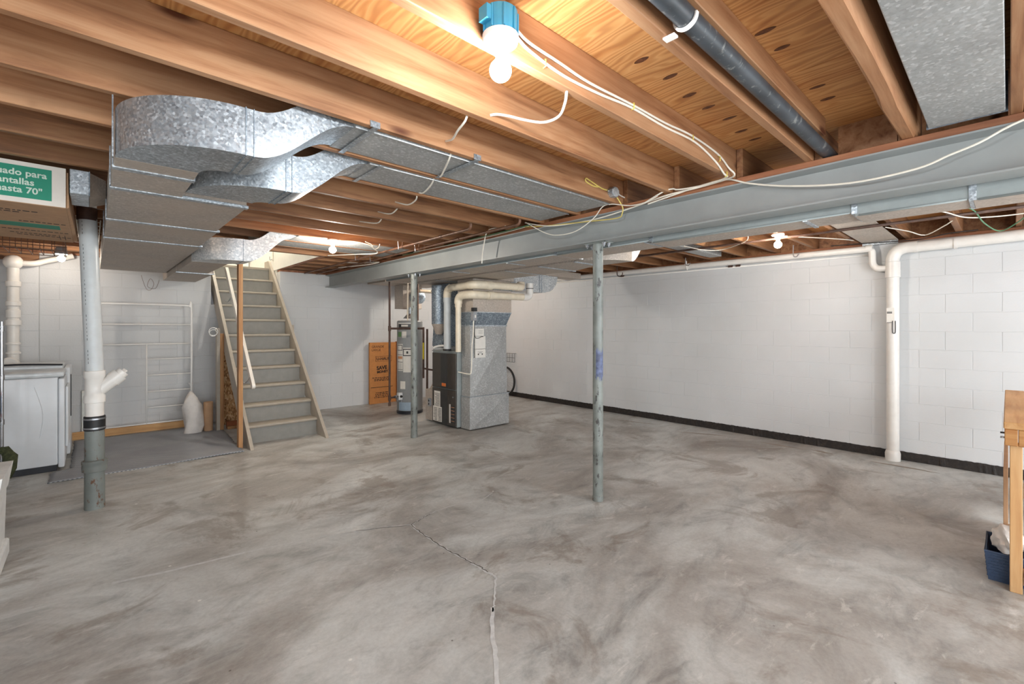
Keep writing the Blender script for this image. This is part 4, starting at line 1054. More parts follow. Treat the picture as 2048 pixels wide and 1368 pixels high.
for dx in (-0.10, 0.10):
    obj('water_pipe', B().tube([(HX+dx, HY_-0.1, 1.56), (HX+dx, HY_-0.1, 2.19)], 0.011, 10), 'copper_pipe' if dx > 0 else 'cream_pvc', wh)
# gas line
gp = thing('gas_pipe', 'dark iron gas pipe dropping beside the cardboard box and branching to the heater', 'pipe', (3.42, 6.62, 0.2))
GX, GY = 3.44, 6.58
obj('drop', B().tube([(GX, GY, 2.40), (GX, GY, 0.22)], 0.0165, 12), 'iron_pipe', gp)
obj('drip_cap', B().tube([(GX, GY, 0.21), (GX, GY, 0.26)], 0.021, 12), 'iron_pipe', gp)
obj('tee', B().tube([(GX, GY, 1.39), (GX, GY, 1.47)], 0.023, 12), 'iron_pipe', gp)
obj('tee', B().tube([(GX, GY, 0.30), (GX, GY, 0.38)], 0.023, 12), 'iron_pipe', gp)
obj('cross_pipe', B().tube([(GX, GY, 1.43), (3.98, 6.46, 1.43)], 0.0165, 12), 'iron_pipe', gp)
obj('heater_branch', B().tube([(GX, GY, 0.34), (3.60, 6.66, 0.33), (gx-0.05, gy-0.02, 0.30)], 0.014, 12), 'iron_pipe', gp)
obj('shut_off', B().tube([(3.56, 6.64, 0.335), (3.60, 6.66, 0.333)], 0.024, 10).box(3.585, 3.60, 6.60, 6.63, 0.27, 0.33), 'steel_clamp', gp)
obj('furnace_drop', B().tube([(3.98, 6.46, 1.45), (3.98, 6.46, 0.62)], 0.0165, 12), 'iron_pipe', gp)
obj('furnace_branch', B().tube([(3.98, 6.46, 0.78), (3.93, 6.20, 0.78), (3.93, 5.94, 0.78)], 0.015, 12), 'iron_pipe', gp)
obj('tag', B().box(3.955, 3.97, 6.43, 6.445, 0.93, 1.20), 'label_yellow', gp, label='yellow pipe tag')
T('water_line', 'brown pipe standing right behind the water heater', 'pipe', [(4.20, 6.70, 0.02), (4.20, 6.70, 1.42)], 0.018, 'iron_pipe', 10)

# ------------------------------------------------------------------ flattened boxes by the back wall
cb = thing('cardboard_box', 'tall flat wardrobe box of orange cardboard leaning on the back wall', 'box', (4.1, 8.1, 0))
obj('panel', B().cham(3.83, 4.375, 8.10, 8.15, 0, 1.16, 0.004), 'cardboard', cb)
fy_ = 8.0985
obj('flap_line', B().box(3.85, 4.30, fy_, fy_+0.002, 0.305, 0.315), 'print_black', cb)
text('lettering', 'GRANDE\nLARGE', 0.062, (3.865, fy_, 1.06), '-Y', 'print_black', cb)
text('lettering', 'U-HAUL', 0.075, (3.965, fy_, 0.825), '-Y', 'print_black', cb, 0.002)
obj('frame_print', B().box(3.945, 4.28, fy_, fy_+0.002, 0.80, 0.805).box(3.945, 4.28, fy_, fy_+0.002, 0.895, 0.90).box(3.945, 3.95, fy_, fy_+0.002, 0.80, 0.90).box(4.275, 4.28, fy_, fy_+0.002, 0.80, 0.90), 'print_black', cb)
text('lettering', 'SAVE', 0.095, (3.97, fy_, 0.64), '-Y', 'print_black', cb, 0.004, tilt=0.06)
text('lettering', 'MONEY', 0.065, (3.975, fy_, 0.575), '-Y', 'print_black', cb, 0.003, tilt=0.06)
b = B()
for (x0, x1, z_) in ((3.88, 4.25, 0.485), (3.92, 4.25, 0.455), (3.92, 4.22, 0.43), (3.95, 4.22, 0.20), (3.94, 4.20, 0.17), (3.94, 4.20, 0.14), (3.92, 4.20, 0.11)):
    x = x0
    while x < x1:
        l_ = random.uniform(0.02, 0.06); b.box(x, min(x+l_, x1), fy_, fy_+0.002, z_, z_+0.014); x += l_+0.012
obj('small_print', b, 'print_black', cb)['kind'] = 'stuff'
c2 = thing('cardboard_box', 'cardboard box in a shade-darkened brown with a white label, half behind the water heater', 'box', (4.6, 8.1, 0))
obj('panel', B().cham(4.378, 4.90, 8.085, 8.15, 0, 1.17, 0.004), 'cardboard_dark', c2)  # the shadow on this panel is put into its darker colour
obj('label_sheet', B().box(4.39, 4.45, 8.082, 8.084, 0.88, 1.02), 'label_white', c2)

# ------------------------------------------------------------------ wheel and wire rack by the right wall
bw = thing('bicycle_wheel', 'bicycle wheel with black tyre standing against the right wall behind the plenum', 'wheel', (6.42, 7.22, 0))
c_ = (6.44, 7.22, 0.315)
obj('tyre', B().ring(c_, 'X', 0.295, 0.020, 48, 10), 'tyre', bw)
obj('rim', B().ring(c_, 'X', 0.272, 0.008, 48, 6), 'chrome', bw)
obj('hub', B().lathe([(0.02, -0.03), (0.012, -0.02), (0.012, 0.02), (0.02, 0.03)], c_, axis='X', n=16), 'chrome', bw)
b = B()
for i in range(24):
    a = 2*PI*i/24; b.tube([(c_[0]+(0.02 if i % 2 else -0.02), c_[1]+0.014*math.cos(a), c_[2]+0.014*math.sin(a)), (c_[0], c_[1]+0.27*math.cos(a+0.15), c_[2]+0.27*math.sin(a+0.15))], 0.0012, 4)
sp2 = obj('spokes', b, 'chrome', bw); sp2['kind'] = 'stuff'
tag(obj('storage_bin', B().cham(6.08, 6.38, 7.6, 7.95, 0, 0.55, 0.02), 'plastic_white', origin=(6.2, 7.8, 0)), 'pale plastic bin behind the bicycle wheel', 'bin')
q = thing('wire_rack', 'small wire rack on the right wall above the bicycle wheel', 'rack', (6.49, 7.1, 0.85))
b = B()
for i in range(5): b.tube([(6.47, 6.95+i*0.08, 0.72), (6.47, 6.95+i*0.08, 0.90)], 0.004, 6)
for z_ in (0.72, 0.81, 0.90): b.tube([(6.47, 6.95, z_), (6.47, 7.27, z_)], 0.004, 6)
for i in (0, 4): b.tube([(6.47, 6.95+i*0.08, 0.90), (6.512, 6.95+i*0.08, 0.90)], 0.004, 6)
obj('grid', b, 'label_ink', q)

# ------------------------------------------------------------------ laundry corner
rk = thing('wall_rack', 'white tubular metal rack frame standing before the back wall left of the stairs', 'rack', (0.6, 8.0, 0))
ry = 7.98
obj('outer_tube', B().tube([(0.06, ry, 0.0), (0.06, ry, 1.68), (0.085, ry, 1.735), (0.14, ry, 1.76), (0.97, ry, 1.76), (1.03, ry, 1.735), (1.055, ry, 1.68), (1.055, ry, 0.0)], 0.0125, 10, 5), 'rack_white', rk)
for z_ in (1.488, 1.218): obj('long_rail', B().tube([(0.07, ry, z_), (1.045, ry, z_)], 0.009, 8), 'rack_white', rk)
obj('upright', B().tube([(0.549, ry, 1.215), (0.549, ry, 0.13)], 0.009, 8), 'rack_white', rk)
for z_ in (1.01, 0.79, 0.565, 0.345): obj('short_rail', B().tube([(0.553, ry, z_), (1.045, ry, z_)], 0.008, 8), 'rack_white', rk)
obj('bottom_rail', B().tube([(0.07, ry, 0.13), (1.045, ry, 0.13)], 0.009, 8), 'rack_white', rk)
obj('wall_bracket', B().tube([(1.055, ry+0.01, 0.62), (1.055, YB, 0.62)], 0.018, 10), 'plastic_white', rk)
tag(obj('sill_board', B().cham(-0.21, 1.28, 8.11, 8.155, 0, 0.095, 0.003), 'bench_wood', origin=(0.5, 8.13, 0)), 'long wooden board lying on edge along the foot of the back wall', 'board')
tag(obj('leaning_board', B().cham(-0.10, 0.0, 8.16, 8.195, 0, 0.62, 0.003), 'board_white', origin=(-0.05, 8.17, 0)), 'pale upright board right of the washing machines', 'board')
# rug with fringe-like rough edge
b = B(); nx, ny = 40, 40; vs = []
for j in range(ny+1):
    for i in range(nx+1):
        u, v_ = i/nx, j/ny
        y = 6.02+2.0*v_; xl = -0.30 if y < 6.46 else -0.165
        x = xl+(1.30-xl)*u+0.10*v_*u*0.8
        z_ = 0.008+0.003*math.sin(9*u+5*v_)+0.003*math.sin(14*v_-6*u)
        if i in (0, nx): x += random.uniform(-0.008, 0.008)
        if j == 0: y += random.uniform(-0.004, 0.004)
        vs.append((x, y, z_))
w_ = nx+1
b.add(vs, [(j*w_+i, j*w_+i+1, (j+1)*w_+i+1, (j+1)*w_+i) for j in range(ny) for i in range(nx)], True)
rg = tag(obj('rug', b, 'rug', origin=(0.5, 7.0, 0)), 'worn grey woven rug on the floor left of the stairs', 'rug')
md_ = rg.modifiers.new('thick', 'SOLIDIFY'); md_.thickness = 0.006; md_.offset = -1

wm = thing('washing_machine', 'near white washing machine with a tall smooth side panel and black base', 'washer', (-0.6, 6.75, 0))
obj('body', B().round(-1.00, -0.255, 6.50, 7.10, 0.06, 0.945, 0.012), 'appliance_white', wm)
obj('base', B().cham(-0.99, -0.262, 6.506, 7.09, 0, 0.06, 0.003), 'appliance_dark', wm)
obj('front_panel', B().round(-0.253, -0.205, 6.50, 7.10, 0.03, 0.93, 0.012), 'appliance_white', wm)
obj('door', B().round(-0.204, -0.180, 6.58, 7.03, 0.22, 0.84, 0.011), 'appliance_white', wm)
obj('lid', B().round(-1.00, -0.21, 6.505, 7.095, 0.946, 1.0, 0.016), 'appliance_top', wm)
obj('side_emboss', B().tube([(-0.42, 6.502, 0.86), (-0.36, 6.5005, 0.6), (-0.38, 6.502, 0.35)], 0.004, 8, 5), 'appliance_white', wm)
w2 = thing('dryer', 'far white laundry machine with a black control strip and dark lid edge', 'dryer', (-0.6, 7.45, 0))
obj('body', B().round(-1.00, -0.235, 7.13, 7.78, 0.03, 0.95, 0.014), 'appliance_white', w2)
obj('front_panel', B().round(-0.234, -0.18, 7.13, 7.78, 0.03, 1.0, 0.012), 'appliance_white', w2)
obj('top_lid', B().round(-1.00, -0.236, 7.135, 7.775, 0.951, 1.04, 0.02), 'appliance_top', w2)
obj('lid_edge', B().tube([(-1.0, 7.12, 1.035), (-0.6, 7.115, 1.052), (-0.24, 7.12, 1.035)], 0.010, 8, 5), 'appliance_dark', w2)
obj('control_strip', B().cham(-0.179, -0.172, 7.16, 7.20, 0.45, 0.92, 0.002), 'appliance_dark', w2)

ws = thing('wire_shelf', 'chrome wire shelving unit at the left edge in front of the washing machine', 'shelf', (-0.85, 5.7, 0))
for (x, y) in ((-0.59, 6.05), (-1.45, 6.05), (-0.59, 5.60), (-1.45, 5.60)):
    obj('shelf_post', B().tube([(x, y, 0.0), (x, y, 1.50)], 0.013, 12), 'chrome', ws)
for z_ in (0.18, 0.62, 1.02, 1.45):
    b = B()
    for y in (5.60, 6.05): b.tube([(-1.45, y, z_), (-0.59, y, z_)], 0.005, 6).tube([(-1.45, y, z_-0.03), (-0.59, y, z_-0.03)], 0.004, 6)
    for x in (-1.45, -0.59): b.tube([(x, 5.60, z_), (x, 6.05, z_)], 0.005, 6).tube([(x, 5.60, z_-0.03), (x, 6.05, z_-0.03)], 0.004, 6)
    for i in range(20): b.tube([(-1.43+i*0.043, 5.60, z_), (-1.43+i*0.043, 6.05, z_)], 0.0022, 4)
    obj('wire_tray', b, 'chrome', ws)
    for (x, y) in ((-0.59, 6.05), (-0.59, 5.60)): obj('collar', B().tube([(x, y, z_-0.035), (x, y, z_+0.01)], 0.018, 12), 'chrome', ws)
dg = thing('detergent_box', 'red and blue soap box on the wire shelf at the left edge', 'box', (-0.72, 5.8, 0.625))
crt = obj('carton', B().cham(-0.80, -0.60, 5.70, 5.90, 0.627, 0.87, 0.004), 'detergent_blue', dg)
obj('top_band', B().box(-0.801, -0.599, 5.699, 5.901, 0.83, 0.868), 'detergent_red', crt)
obj('bottom_band', B().box(-0.801, -0.599, 5.699, 5.901, 0.63, 0.665), 'detergent_red', crt)
q = thing('scrub_brush', 'dark green bushy brush hanging low on the wire shelf post', 'brush', (-0.55, 5.98, 0.2))
b = B(); 
for i in range(6):
    pass
b.tube([(-0.62, 6.03, 0.36), (-0.57, 6.02, 0.36), (-0.535, 6.01, 0.30), (-0.535, 6.0, 0.20), (-0.56, 6.0, 0.12)], [0.02, 0.035, 0.045, 0.045, 0.03], 12)
for v_ in range(len(b.v)):
    p = b.v[v_]; b.v[v_] = (p[0]+random.uniform(-.006, .006), p[1]+random.uniform(-.006, .006), p[2]+random.uniform(-.006, .006))
obj('bristles', b, 'leaf_green', q)
obj('handle', B().tube([(-0.56, 6.0, 0.12), (-0.57, 6.0, 0.02)], 0.008, 8), 'rack_white', q)
# white tubs at the very left edge
tb = thing('storage_tub', 'white plastic tub with rim at the left edge of the floor', 'tub', (-0.6, 4.1, 0))
obj('tub_body', B().hexa([(-0.80, 3.95, 0.0), (-0.415, 3.95, 0.0), (-0.415, 4.35, 0.0), (-0.80, 4.35, 0.0), (-0.82, 3.93, 0.46), (-0.405, 3.93, 0.46), (-0.405, 4.37, 0.46), (-0.82, 4.37, 0.46)]), 'plastic_white', tb)
obj('foot_rim', B().cham(-0.81, -0.392, 3.93, 4.36, 0.0, 0.10, 0.01), 'plastic_white', tb)
obj('top_rim', B().hexa([(-0.83, 3.91, 0.43), (-0.40, 3.91, 0.43), (-0.40, 4.39, 0.43), (-0.83, 4.39, 0.43), (-0.85, 3.90, 0.58), (-0.378, 3.90, 0.58), (-0.378, 4.40, 0.58), (-0.85, 4.40, 0.58)]), 'plastic_white', tb)
q = thing('grey_bucket', 'grey round bucket on the white tub at the left edge', 'bucket', (-0.53, 4.15, 0.58))
obj('pail', B().lathe([(0.10, 0.581), (0.125, 0.66), (0.128, 0.70), (0.11, 0.71)], (-0.545, 4.15, 0), n=28), 'plastic_grey', q)

# ------------------------------------------------------------------ long white carton laid across below the joists
tv = thing('moving_carton', 'long white and brown carton with green Spanish print, tucked under the joists at upper left', 'box', (-0.9, 4.6, 2.16))
BX1, BY0, BY1, BZ0, BZ1 = -0.115, 3.84, 5.36, 2.165, 2.405
obj('carton', B().cham(-1.75, BX1, BY0, BY1, BZ0, BZ1, 0.004), 'cardboard_light', tv)
obj('white_face', B().box(-1.748, BX1-0.002, BY0-0.002, BY0, BZ0+0.003, BZ1-0.002), 'box_front', tv)
gpn = obj('green_panel', B().box(-1.30, -0.176, BY0-0.003, BY0-0.002, 2.196, 2.378), 'print_green', tv)
yy_ = BY0-0.0042
for s_, xr, zb in (('Adecuado para', -0.196, 2.322), ('pantallas', -0.247, 2.272), ('hasta 70"', -0.214, 2.224)):
    text('lettering', s_, 0.050, (xr, yy_, zb), '-Y', 'print_light', gpn, 0.0011, align='RIGHT')
obj('corner_flap', B().hexa([(BX1+0.001, BY0+0.02, BZ0+0.005), (BX1+0.012, BY0+0.02, BZ0+0.01), (BX1+0.025, BY1, BZ0+0.02), (BX1+0.001, BY1, BZ0+0.005), (BX1+0.001, BY0+0.02, BZ1-0.02), (BX1+0.008, BY0+0.02, BZ1-0.02), (BX1+0.012, BY1, BZ1-0.03), (BX1+0.001, BY1, BZ1-0.02)]), 'cardboard_light', tv)
obj('green_stripe', B().box(-1.5, -0.17, 4.55, 4.72, BZ0-0.0012, BZ0), 'print_green', tv)
b = B()
for (y_, x0, x1) in ((4.08, -0.55, -0.26), (4.14, -0.5, -0.33), (4.46, -0.36, -0.14), (4.86, -0.5, -0.14), (5.02, -0.45, -0.20), (5.10, -0.42, -0.12)):
    x = x0
    while x < x1: l_ = random.uniform(.012, .03); b.box(x, x+l_, y_, y_+0.022, BZ0-0.0012, BZ0); x += l_+.008
obj('small_print', b, 'print_black', tv)['kind'] = 'stuff'
obj('frame_print', B().box(-0.19, -0.186, 5.0, 5.24, BZ0-0.0012, BZ0).box(-0.16, -0.156, 5.0, 5.24, BZ0-0.0012, BZ0), 'print_black', tv)

# wire baskets and shelf brackets glimpsed behind the carton
q = thing('wire_basket', 'brown wire basket hanging from the joists behind the long white carton', 'basket', (-0.45, 6.6, 2.2))
b = B()
for i in range(9): b.tube([(-0.85+i*0.08, 6.3, 2.40), (-0.85+i*0.08, 6.3, 2.20), (-0.85+i*0.08, 6.8, 2.20), (-0.85+i*0.08, 6.8, 2.40)], 0.003, 5)
for z_ in (2.20, 2.30, 2.39): b.tube([(-0.86, 6.3, z_), (-0.20, 6.3, z_), (-0.20, 6.8, z_), (-0.86, 6.8, z_)], 0.004, 5)
obj('wire_frame', b, 'copper_pipe', q)
q = thing('wire_ladder_rack', 'row of pale wire rungs between the carton and the stand pipe', 'rack', (0, 5.9, 2.2))
b = B()
for i in range(9): b.tube([(-0.10, 5.5+i*0.21, 2.385), (0.06, 5.5+i*0.21, 2.385)], 0.005, 6)
b.tube([(-0.10, 5.4, 2.385), (-0.10, 7.3, 2.385)], 0.005, 6).tube([(0.055, 5.4, 2.385), (0.055, 7.3, 2.385)], 0.005, 6)
for y_ in (5.5, 7.2): b.tube([(-0.10, y_, 2.385), (-0.10, y_, 2.412)], 0.004, 6)
obj('rungs', b, 'cable_white', q)

# ------------------------------------------------------------------ workbench, basket
wk = thing('workbench', 'wooden workbench at the right edge with a thick overhanging top', 'workbench', (4.4, -0.3, 0))
obj('top_plank', B().cham(3.64, 5.52, -0.30, 0.018, 0.90, 0.937, 0.004), 'bench_wood', wk, origin=(4.5, -0.15, 0.937))
obj('top_plank', B().cham(3.64, 5.52, -0.60, -0.302, 0.90, 0.937, 0.004), 'bench_wood', wk, origin=(4.6, -0.45, 0.937))
obj('apron', B().cham(3.70, 5.45, -0.022, 0.012, 0.81, 0.899, 0.003), 'bench_wood', wk)
obj('apron', B().cham(3.646, 3.70, -0.60, -0.037, 0.81, 0.899, 0.003), 'bench_end_wood', wk)
obj('apron_end', B().cham(3.646, 3.699, -0.035, 0.014, 0.81, 0.899, 0.003), 'bench_end_wood', wk, label='darker end grain block')
for (x, y) in ((3.705, -0.053), (5.31, -0.14), (3.705, -0.55), (5.31, -0.55)):
    obj('leg', B().cham(x, x+0.085, y, y+0.048, 0, 0.808, 0.003), 'bench_leg_wood', wk)
for z_ in (0.05, 0.52):
    obj('stretcher', B().cham(3.705, 3.744, -0.50, -0.056, z_, z_+0.085, 0.003), 'bench_wood', wk)
    obj('stretcher', B().cham(3.75, 5.35, -0.54, -0.50, z_, z_+0.085, 0.003), 'bench_wood', wk)
obj('screw', B().tube([(3.66, 0.012, 0.875), (3.66, 0.030, 0.875)], 0.005, 8), 'rubber', wk)
obj('screw', B().tube([(3.66, 0.012, 0.85), (3.66, 0.030, 0.85)], 0.005, 8), 'steel_clamp', wk)
tag(obj('plywood_sheet', B().cham(3.96, 4.9, 0.0, 0.02, 0, 0.62, 0.002), 'cardboard_light', origin=(4.4, 0.01, 0)), 'thin upright panel standing behind the bench leg', 'panel')
for i, (y_, z_, c) in enumerate(((-0.12, 0.745, 'rubber'), (-0.18, 0.66, 'copper_pipe'))):
    tag(obj('cord_reel', B().lathe([(0.045, -0.04), (0.045, -0.034), (0.02, -0.032), (0.02, 0.032), (0.045, 0.034), (0.045, 0.04)], (3.80, y_, z_), axis='X', n=24), c, origin=(3.80, y_, z_)),
        ('small black cord reel under the bench top' if i == 0 else 'small brown cord reel lower under the bench top'), 'reel')

bk = thing('laundry_basket', 'navy blue woven plastic basket full of cloth under the workbench', 'basket', (4.0, -0.05, 0))
# tapered open shell with woven relief
def shell(x0, x1, y0, y1, z0, z1, tp, th=0.006):
    b = B()
    o = [(x0, y0, z0), (x1, y0, z0), (x1, y1, z0), (x0, y1, z0), (x0-tp, y0-tp, z1), (x1+tp, y0-tp, z1), (x1+tp, y1+tp, z1), (x0-tp, y1+tp, z1)]
    i_ = [(x0+th, y0+th, z0+th), (x1-th, y0+th, z0+th), (x1-th, y1-th, z0+th), (x0+th, y1-th, z0+th), (x0-tp+th, y0-tp+th, z1), (x1+tp-th, y0-tp+th, z1), (x1+tp-th, y1+tp-th, z1), (x0-tp+th, y1+tp-th, z1)]
    return b.add(o+i_, [(3, 2, 1, 0), (0, 1, 5, 4), (1, 2, 6, 5), (2, 3, 7, 6), (3, 0, 4, 7), (8, 9, 10, 11), (9, 8, 12, 13), (10, 9, 13, 14), (11, 10, 14, 15), (8, 11, 15, 12), (4, 5, 13, 12), (5, 6, 14, 13), (6, 7, 15, 14), (7, 4, 12, 15)])
bx0, bx1, by0, by1 = 3.80, 4.12, -0.42, 0.078
sh_ = shell(bx0, bx1, by0, by1, 0.0, 0.165, 0.014)
shl = obj('shell', sh_, 'basket_blue', bk)
b = B()
for r_ in range(8):
    for c in range(21):
        y_ = by0+0.010+c*0.0235+(0.0117 if r_ % 2 else 0); z_ = 0.016+r_*0.0175; xx = bx0-0.014*z_/0.165-0.0015
        if y_ > by1-0.015: continue
        b.box(xx-0.003, xx+0.001, y_, y_+0.019, z_, z_+0.0075)
for r_ in range(8):
    for c in range(13):
        x_ = bx0+0.010+c*0.0235+(0.0117 if r_ % 2 else 0); z_ = 0.016+r_*0.0175; yb_ = by1+0.014*z_/0.165+0.0015
        if x_ > bx1-0.015: continue
        b.box(x_, x_+0.019, yb_-0.001, yb_+0.003, z_, z_+0.0075)
obj('weave', b, 'basket_blue', shl)['kind'] = 'stuff'
obj('rim', B().tube([(bx0-0.014, by0-0.014, 0.166), (bx1+0.014, by0-0.014, 0.166), (bx1+0.014, by1+0.014, 0.166), (bx0-0.014, by1+0.014, 0.166), (bx0-0.014, by0-0.014, 0.166)], 0.006, 8), 'basket_blue', bk)
obj('handle_slot', B().cham(bx0-0.018, bx0-0.012, -0.20, -0.08, 0.105, 0.13, 0.001), 'rubber', shl)
def cloth(name, cx, cy, cz, rx, ry, rz, mat, lb, seed, cat='cloth'):
    rnd = random.Random(seed); b = bmesh.new()
    bmesh.ops.create_icosphere(b, subdivisions=4, radius=1)
    ph = [rnd.uniform(0, 6) for _ in range(6)]
    for p in b.verts:
        n_ = p.co.copy()
        f = 1+0.10*math.sin(5*n_.x+3*n_.z+ph[0])+0.07*math.sin(9*n_.y-6*n_.z+ph[1])+0.05*math.sin(15*n_.z+7*n_.x+ph[2])+0.03*math.sin(21*n_.x-13*n_.y+ph[3])
        z_ = max(n_.z*f, -0.45)
        p.co = Vector((cx+n_.x*f*rx, cy+n_.y*f*ry, cz+z_*rz))
    b.verts.index_update(); o = B(); o.add([p.co[:] for p in b.verts], [[q.index for q in f.verts] for f in b.faces], True); b.free()
    return tag(obj(name, o, mat, origin=(cx, cy, cz)), lb, cat)
cloth('folded_cloth', 3.945, 0.0, 0.20, 0.10, 0.065, 0.10, 'cloth_white', 'rumpled white cloth heaped in the blue basket', 3)
cloth('folded_cloth', 3.95, -0.17, 0.16, 0.12, 0.075, 0.08, 'cloth_dark', 'dark grey cloth in the blue basket behind the bench leg', 5)

# ------------------------------------------------------------------ cables and boxes on the ceiling
CB = lambda lb, pts, r=0.0055, mat='cable_white', sm=5, g=None: T('cable', lb, 'cable', pts, r, mat, 8, sm, g)
CB('upper white cable of the pair running from the blue box along the joist',
   [(1.04, 1.165, 2.492), (1.06, 1.18, 2.52), (1.117, 1.186, 2.507), (1.18, 1.188, 2.492), (1.345, 1.188, 2.484), (1.533, 1.188, 2.474), (1.853, 1.188, 2.488), (2.15, 1.188, 2.494), (2.449, 1.188, 2.512), (2.78, 1.188, 2.496), (2.93, 1.186, 2.45), (2.985, 1.17, 2.41), (3.02, 1.26, 2.405), (3.022, 1.45, 2.396), (3.022, 1.665, 2.392), (3.022, 1.998, 2.353), (3.03, 2.334, 2.334), (3.02, 2.78, 2.357), (3.02, 3.10, 2.44)])
CB('white cable sagging below its twin along the near joist face',
   [(1.03, 1.17, 2.49), (1.07, 1.185, 2.51), (1.129, 1.188, 2.48), (1.192, 1.189, 2.462), (1.374, 1.189, 2.443), (1.603, 1.189, 2.452), (1.853, 1.189, 2.474), (2.15, 1.189, 2.474), (2.479, 1.189, 2.488), (2.736, 1.189, 2.448), (2.87, 1.189, 2.40), (2.95, 1.21, 2.395), (3.015, 1.40, 2.402), (3.015, 1.56, 2.412), (3.01, 1.60, 2.425), (2.99, 1.66, 2.415), (2.98, 1.80, 2.362)])
CB('long white cable looping along the grey beam to the right edge',
   [(3.02, 1.80, 2.36), (3.025, 1.60, 2.385), (3.03, 1.40, 2.408), (3.035, 1.236, 2.41), (3.036, 1.098, 2.352), (3.036, 0.875, 2.285), (3.036, 0.584, 2.235), (3.036, 0.317, 2.242), (3.036, 0.19, 2.279), (3.036, 0.089, 2.309), (3.036, -0.047, 2.369), (3.036, -0.3, 2.41)])
CB('thin white cable in a wide loop across the beam near the junction box',
   [(2.98, 3.05, 2.43), (2.985, 2.994, 2.395), (2.99, 2.804, 2.293), (2.99, 2.655, 2.253), (2.99, 2.459, 2.257), (2.99, 2.278, 2.33), (2.98, 2.179, 2.405), (2.975, 2.085, 2.407), (2.98, 1.928, 2.366), (2.98, 1.80, 2.364), (2.98, 1.70, 2.39)], 0.004)
CB('yellow cable hanging from the junction box down to the beam', [(2.93, 2.03, 2.46), (2.96, 2.02, 2.43), (2.99, 2.0, 2.37), (3.0, 2.01, 2.325), (3.01, 2.06, 2.30), (3.02, 2.32, 2.322), (3.02, 2.76, 2.36), (3.02, 3.1, 2.40)], 0.0045, 'cable_yellow')
CB('yellow cable looped on the joist left of the junction box', [(2.88, 2.035, 2.48), (2.80, 2.04, 2.478), (2.74, 2.04, 2.486), (2.66, 2.042, 2.503), (2.60, 2.044, 2.515), (2.60, 2.044, 2.492), (2.68, 2.044, 2.478), (2.74, 2.042, 2.482)], 0.005, 'cable_yellow')
CB('short white cable right of the junction box', [(2.96, 2.035, 2.478), (3.02, 2.035, 2.47), (3.14, 2.037, 2.46), (3.2, 2.037, 2.452)])
CB('green cable lying along the top of the beam', [(3.0, 3.0, 2.405), (3.01, 3.4, 2.40), (3.0, 3.9, 2.395), (3.02, 4.6, 2.40), (3.01, 5.4, 2.398)], 0.0045, 'cable_green')
CB('white cable lying along the top of the beam beside the green one', [(3.02, 3.05, 2.40), (3.03, 3.5, 2.392), (3.02, 4.1, 2.39), (3.0, 4.7, 2.395), (3.0, 5.1, 2.40)], 0.004)
CB('cut white cable hanging down across the beam', [(2.95, 3.30, 2.43), (2.99, 3.44, 2.44), (3.0, 3.58, 2.455), (3.005, 3.66, 2.42), (3.01, 3.70, 2.33), (3.012, 3.73, 2.22), (3.014, 3.745, 2.12)], 0.006)
CB('white cable drooping from the lit joist past the bulb', [(1.42, 1.215, 2.415), (1.45, 1.25, 2.385), (1.49, 1.32, 2.365), (1.50, 1.42, 2.375), (1.46, 1.50, 2.40), (1.42, 1.56, 2.425), (1.38, 1.60, 2.435), (1.355, 1.622, 2.43)], 0.006)
for a_, lb in (([(1.26, 1.668, 2.43), (1.27, 1.70, 2.405), (1.30, 1.80, 2.40), (1.36, 1.93, 2.415), (1.40, 2.046, 2.45)], 'short white cable between the second and third lit joists'),
               ([(1.47, 2.092, 2.43), (1.49, 2.15, 2.40), (1.55, 2.28, 2.395), (1.615, 2.42, 2.40), (1.62, 2.46, 2.43)], 'white cable crossing under the nearer flat duct'),
               ([(1.63, 2.515, 2.42), (1.66, 2.60, 2.398), (1.72, 2.80, 2.398), (1.72, 2.885, 2.43)], 'white cable crossing under the farther flat duct'),
               ([(1.75, 2.93, 2.42), (1.78, 3.0, 2.40), (1.80, 3.15, 2.40), (1.78, 3.31, 2.45)], 'short white cable beyond the two flat ducts'),
               ([(1.83, 3.36, 2.42), (1.84, 3.5, 2.40), (1.84, 3.73, 2.46)], 'short white cable in the middle joist bays'),
               ([(1.90, 3.78, 2.42), (1.91, 3.9, 2.40), (1.86, 4.15, 2.45)], 'short white cable before the far bulb'),
               ([(2.0, 4.97, 2.40), (2.15, 4.96, 2.41), (2.3, 4.90, 2.385), (2.4, 4.97, 2.36), (2.55, 5.2, 2.35), (2.5, 5.6, 2.38), (2.3, 6.1, 2.40)], 'white cable sagging beside the far bulb'),
               ([(2.7, 6.6, 2.40), (2.9, 6.3, 2.38), (2.98, 6.0, 2.37), (2.95, 6.3, 2.36), (2.8, 7.0, 2.37)], 'white cable lying over the far end of the beam')):
    CB(lb, a_)
CB('white cable coming down past the far bulb in a hook', [(2.28, 4.935, 2.42), (2.36, 4.95, 2.40), (2.42, 5.0, 2.36), (2.46, 4.98, 2.38), (2.47, 4.96, 2.42)], 0.005)
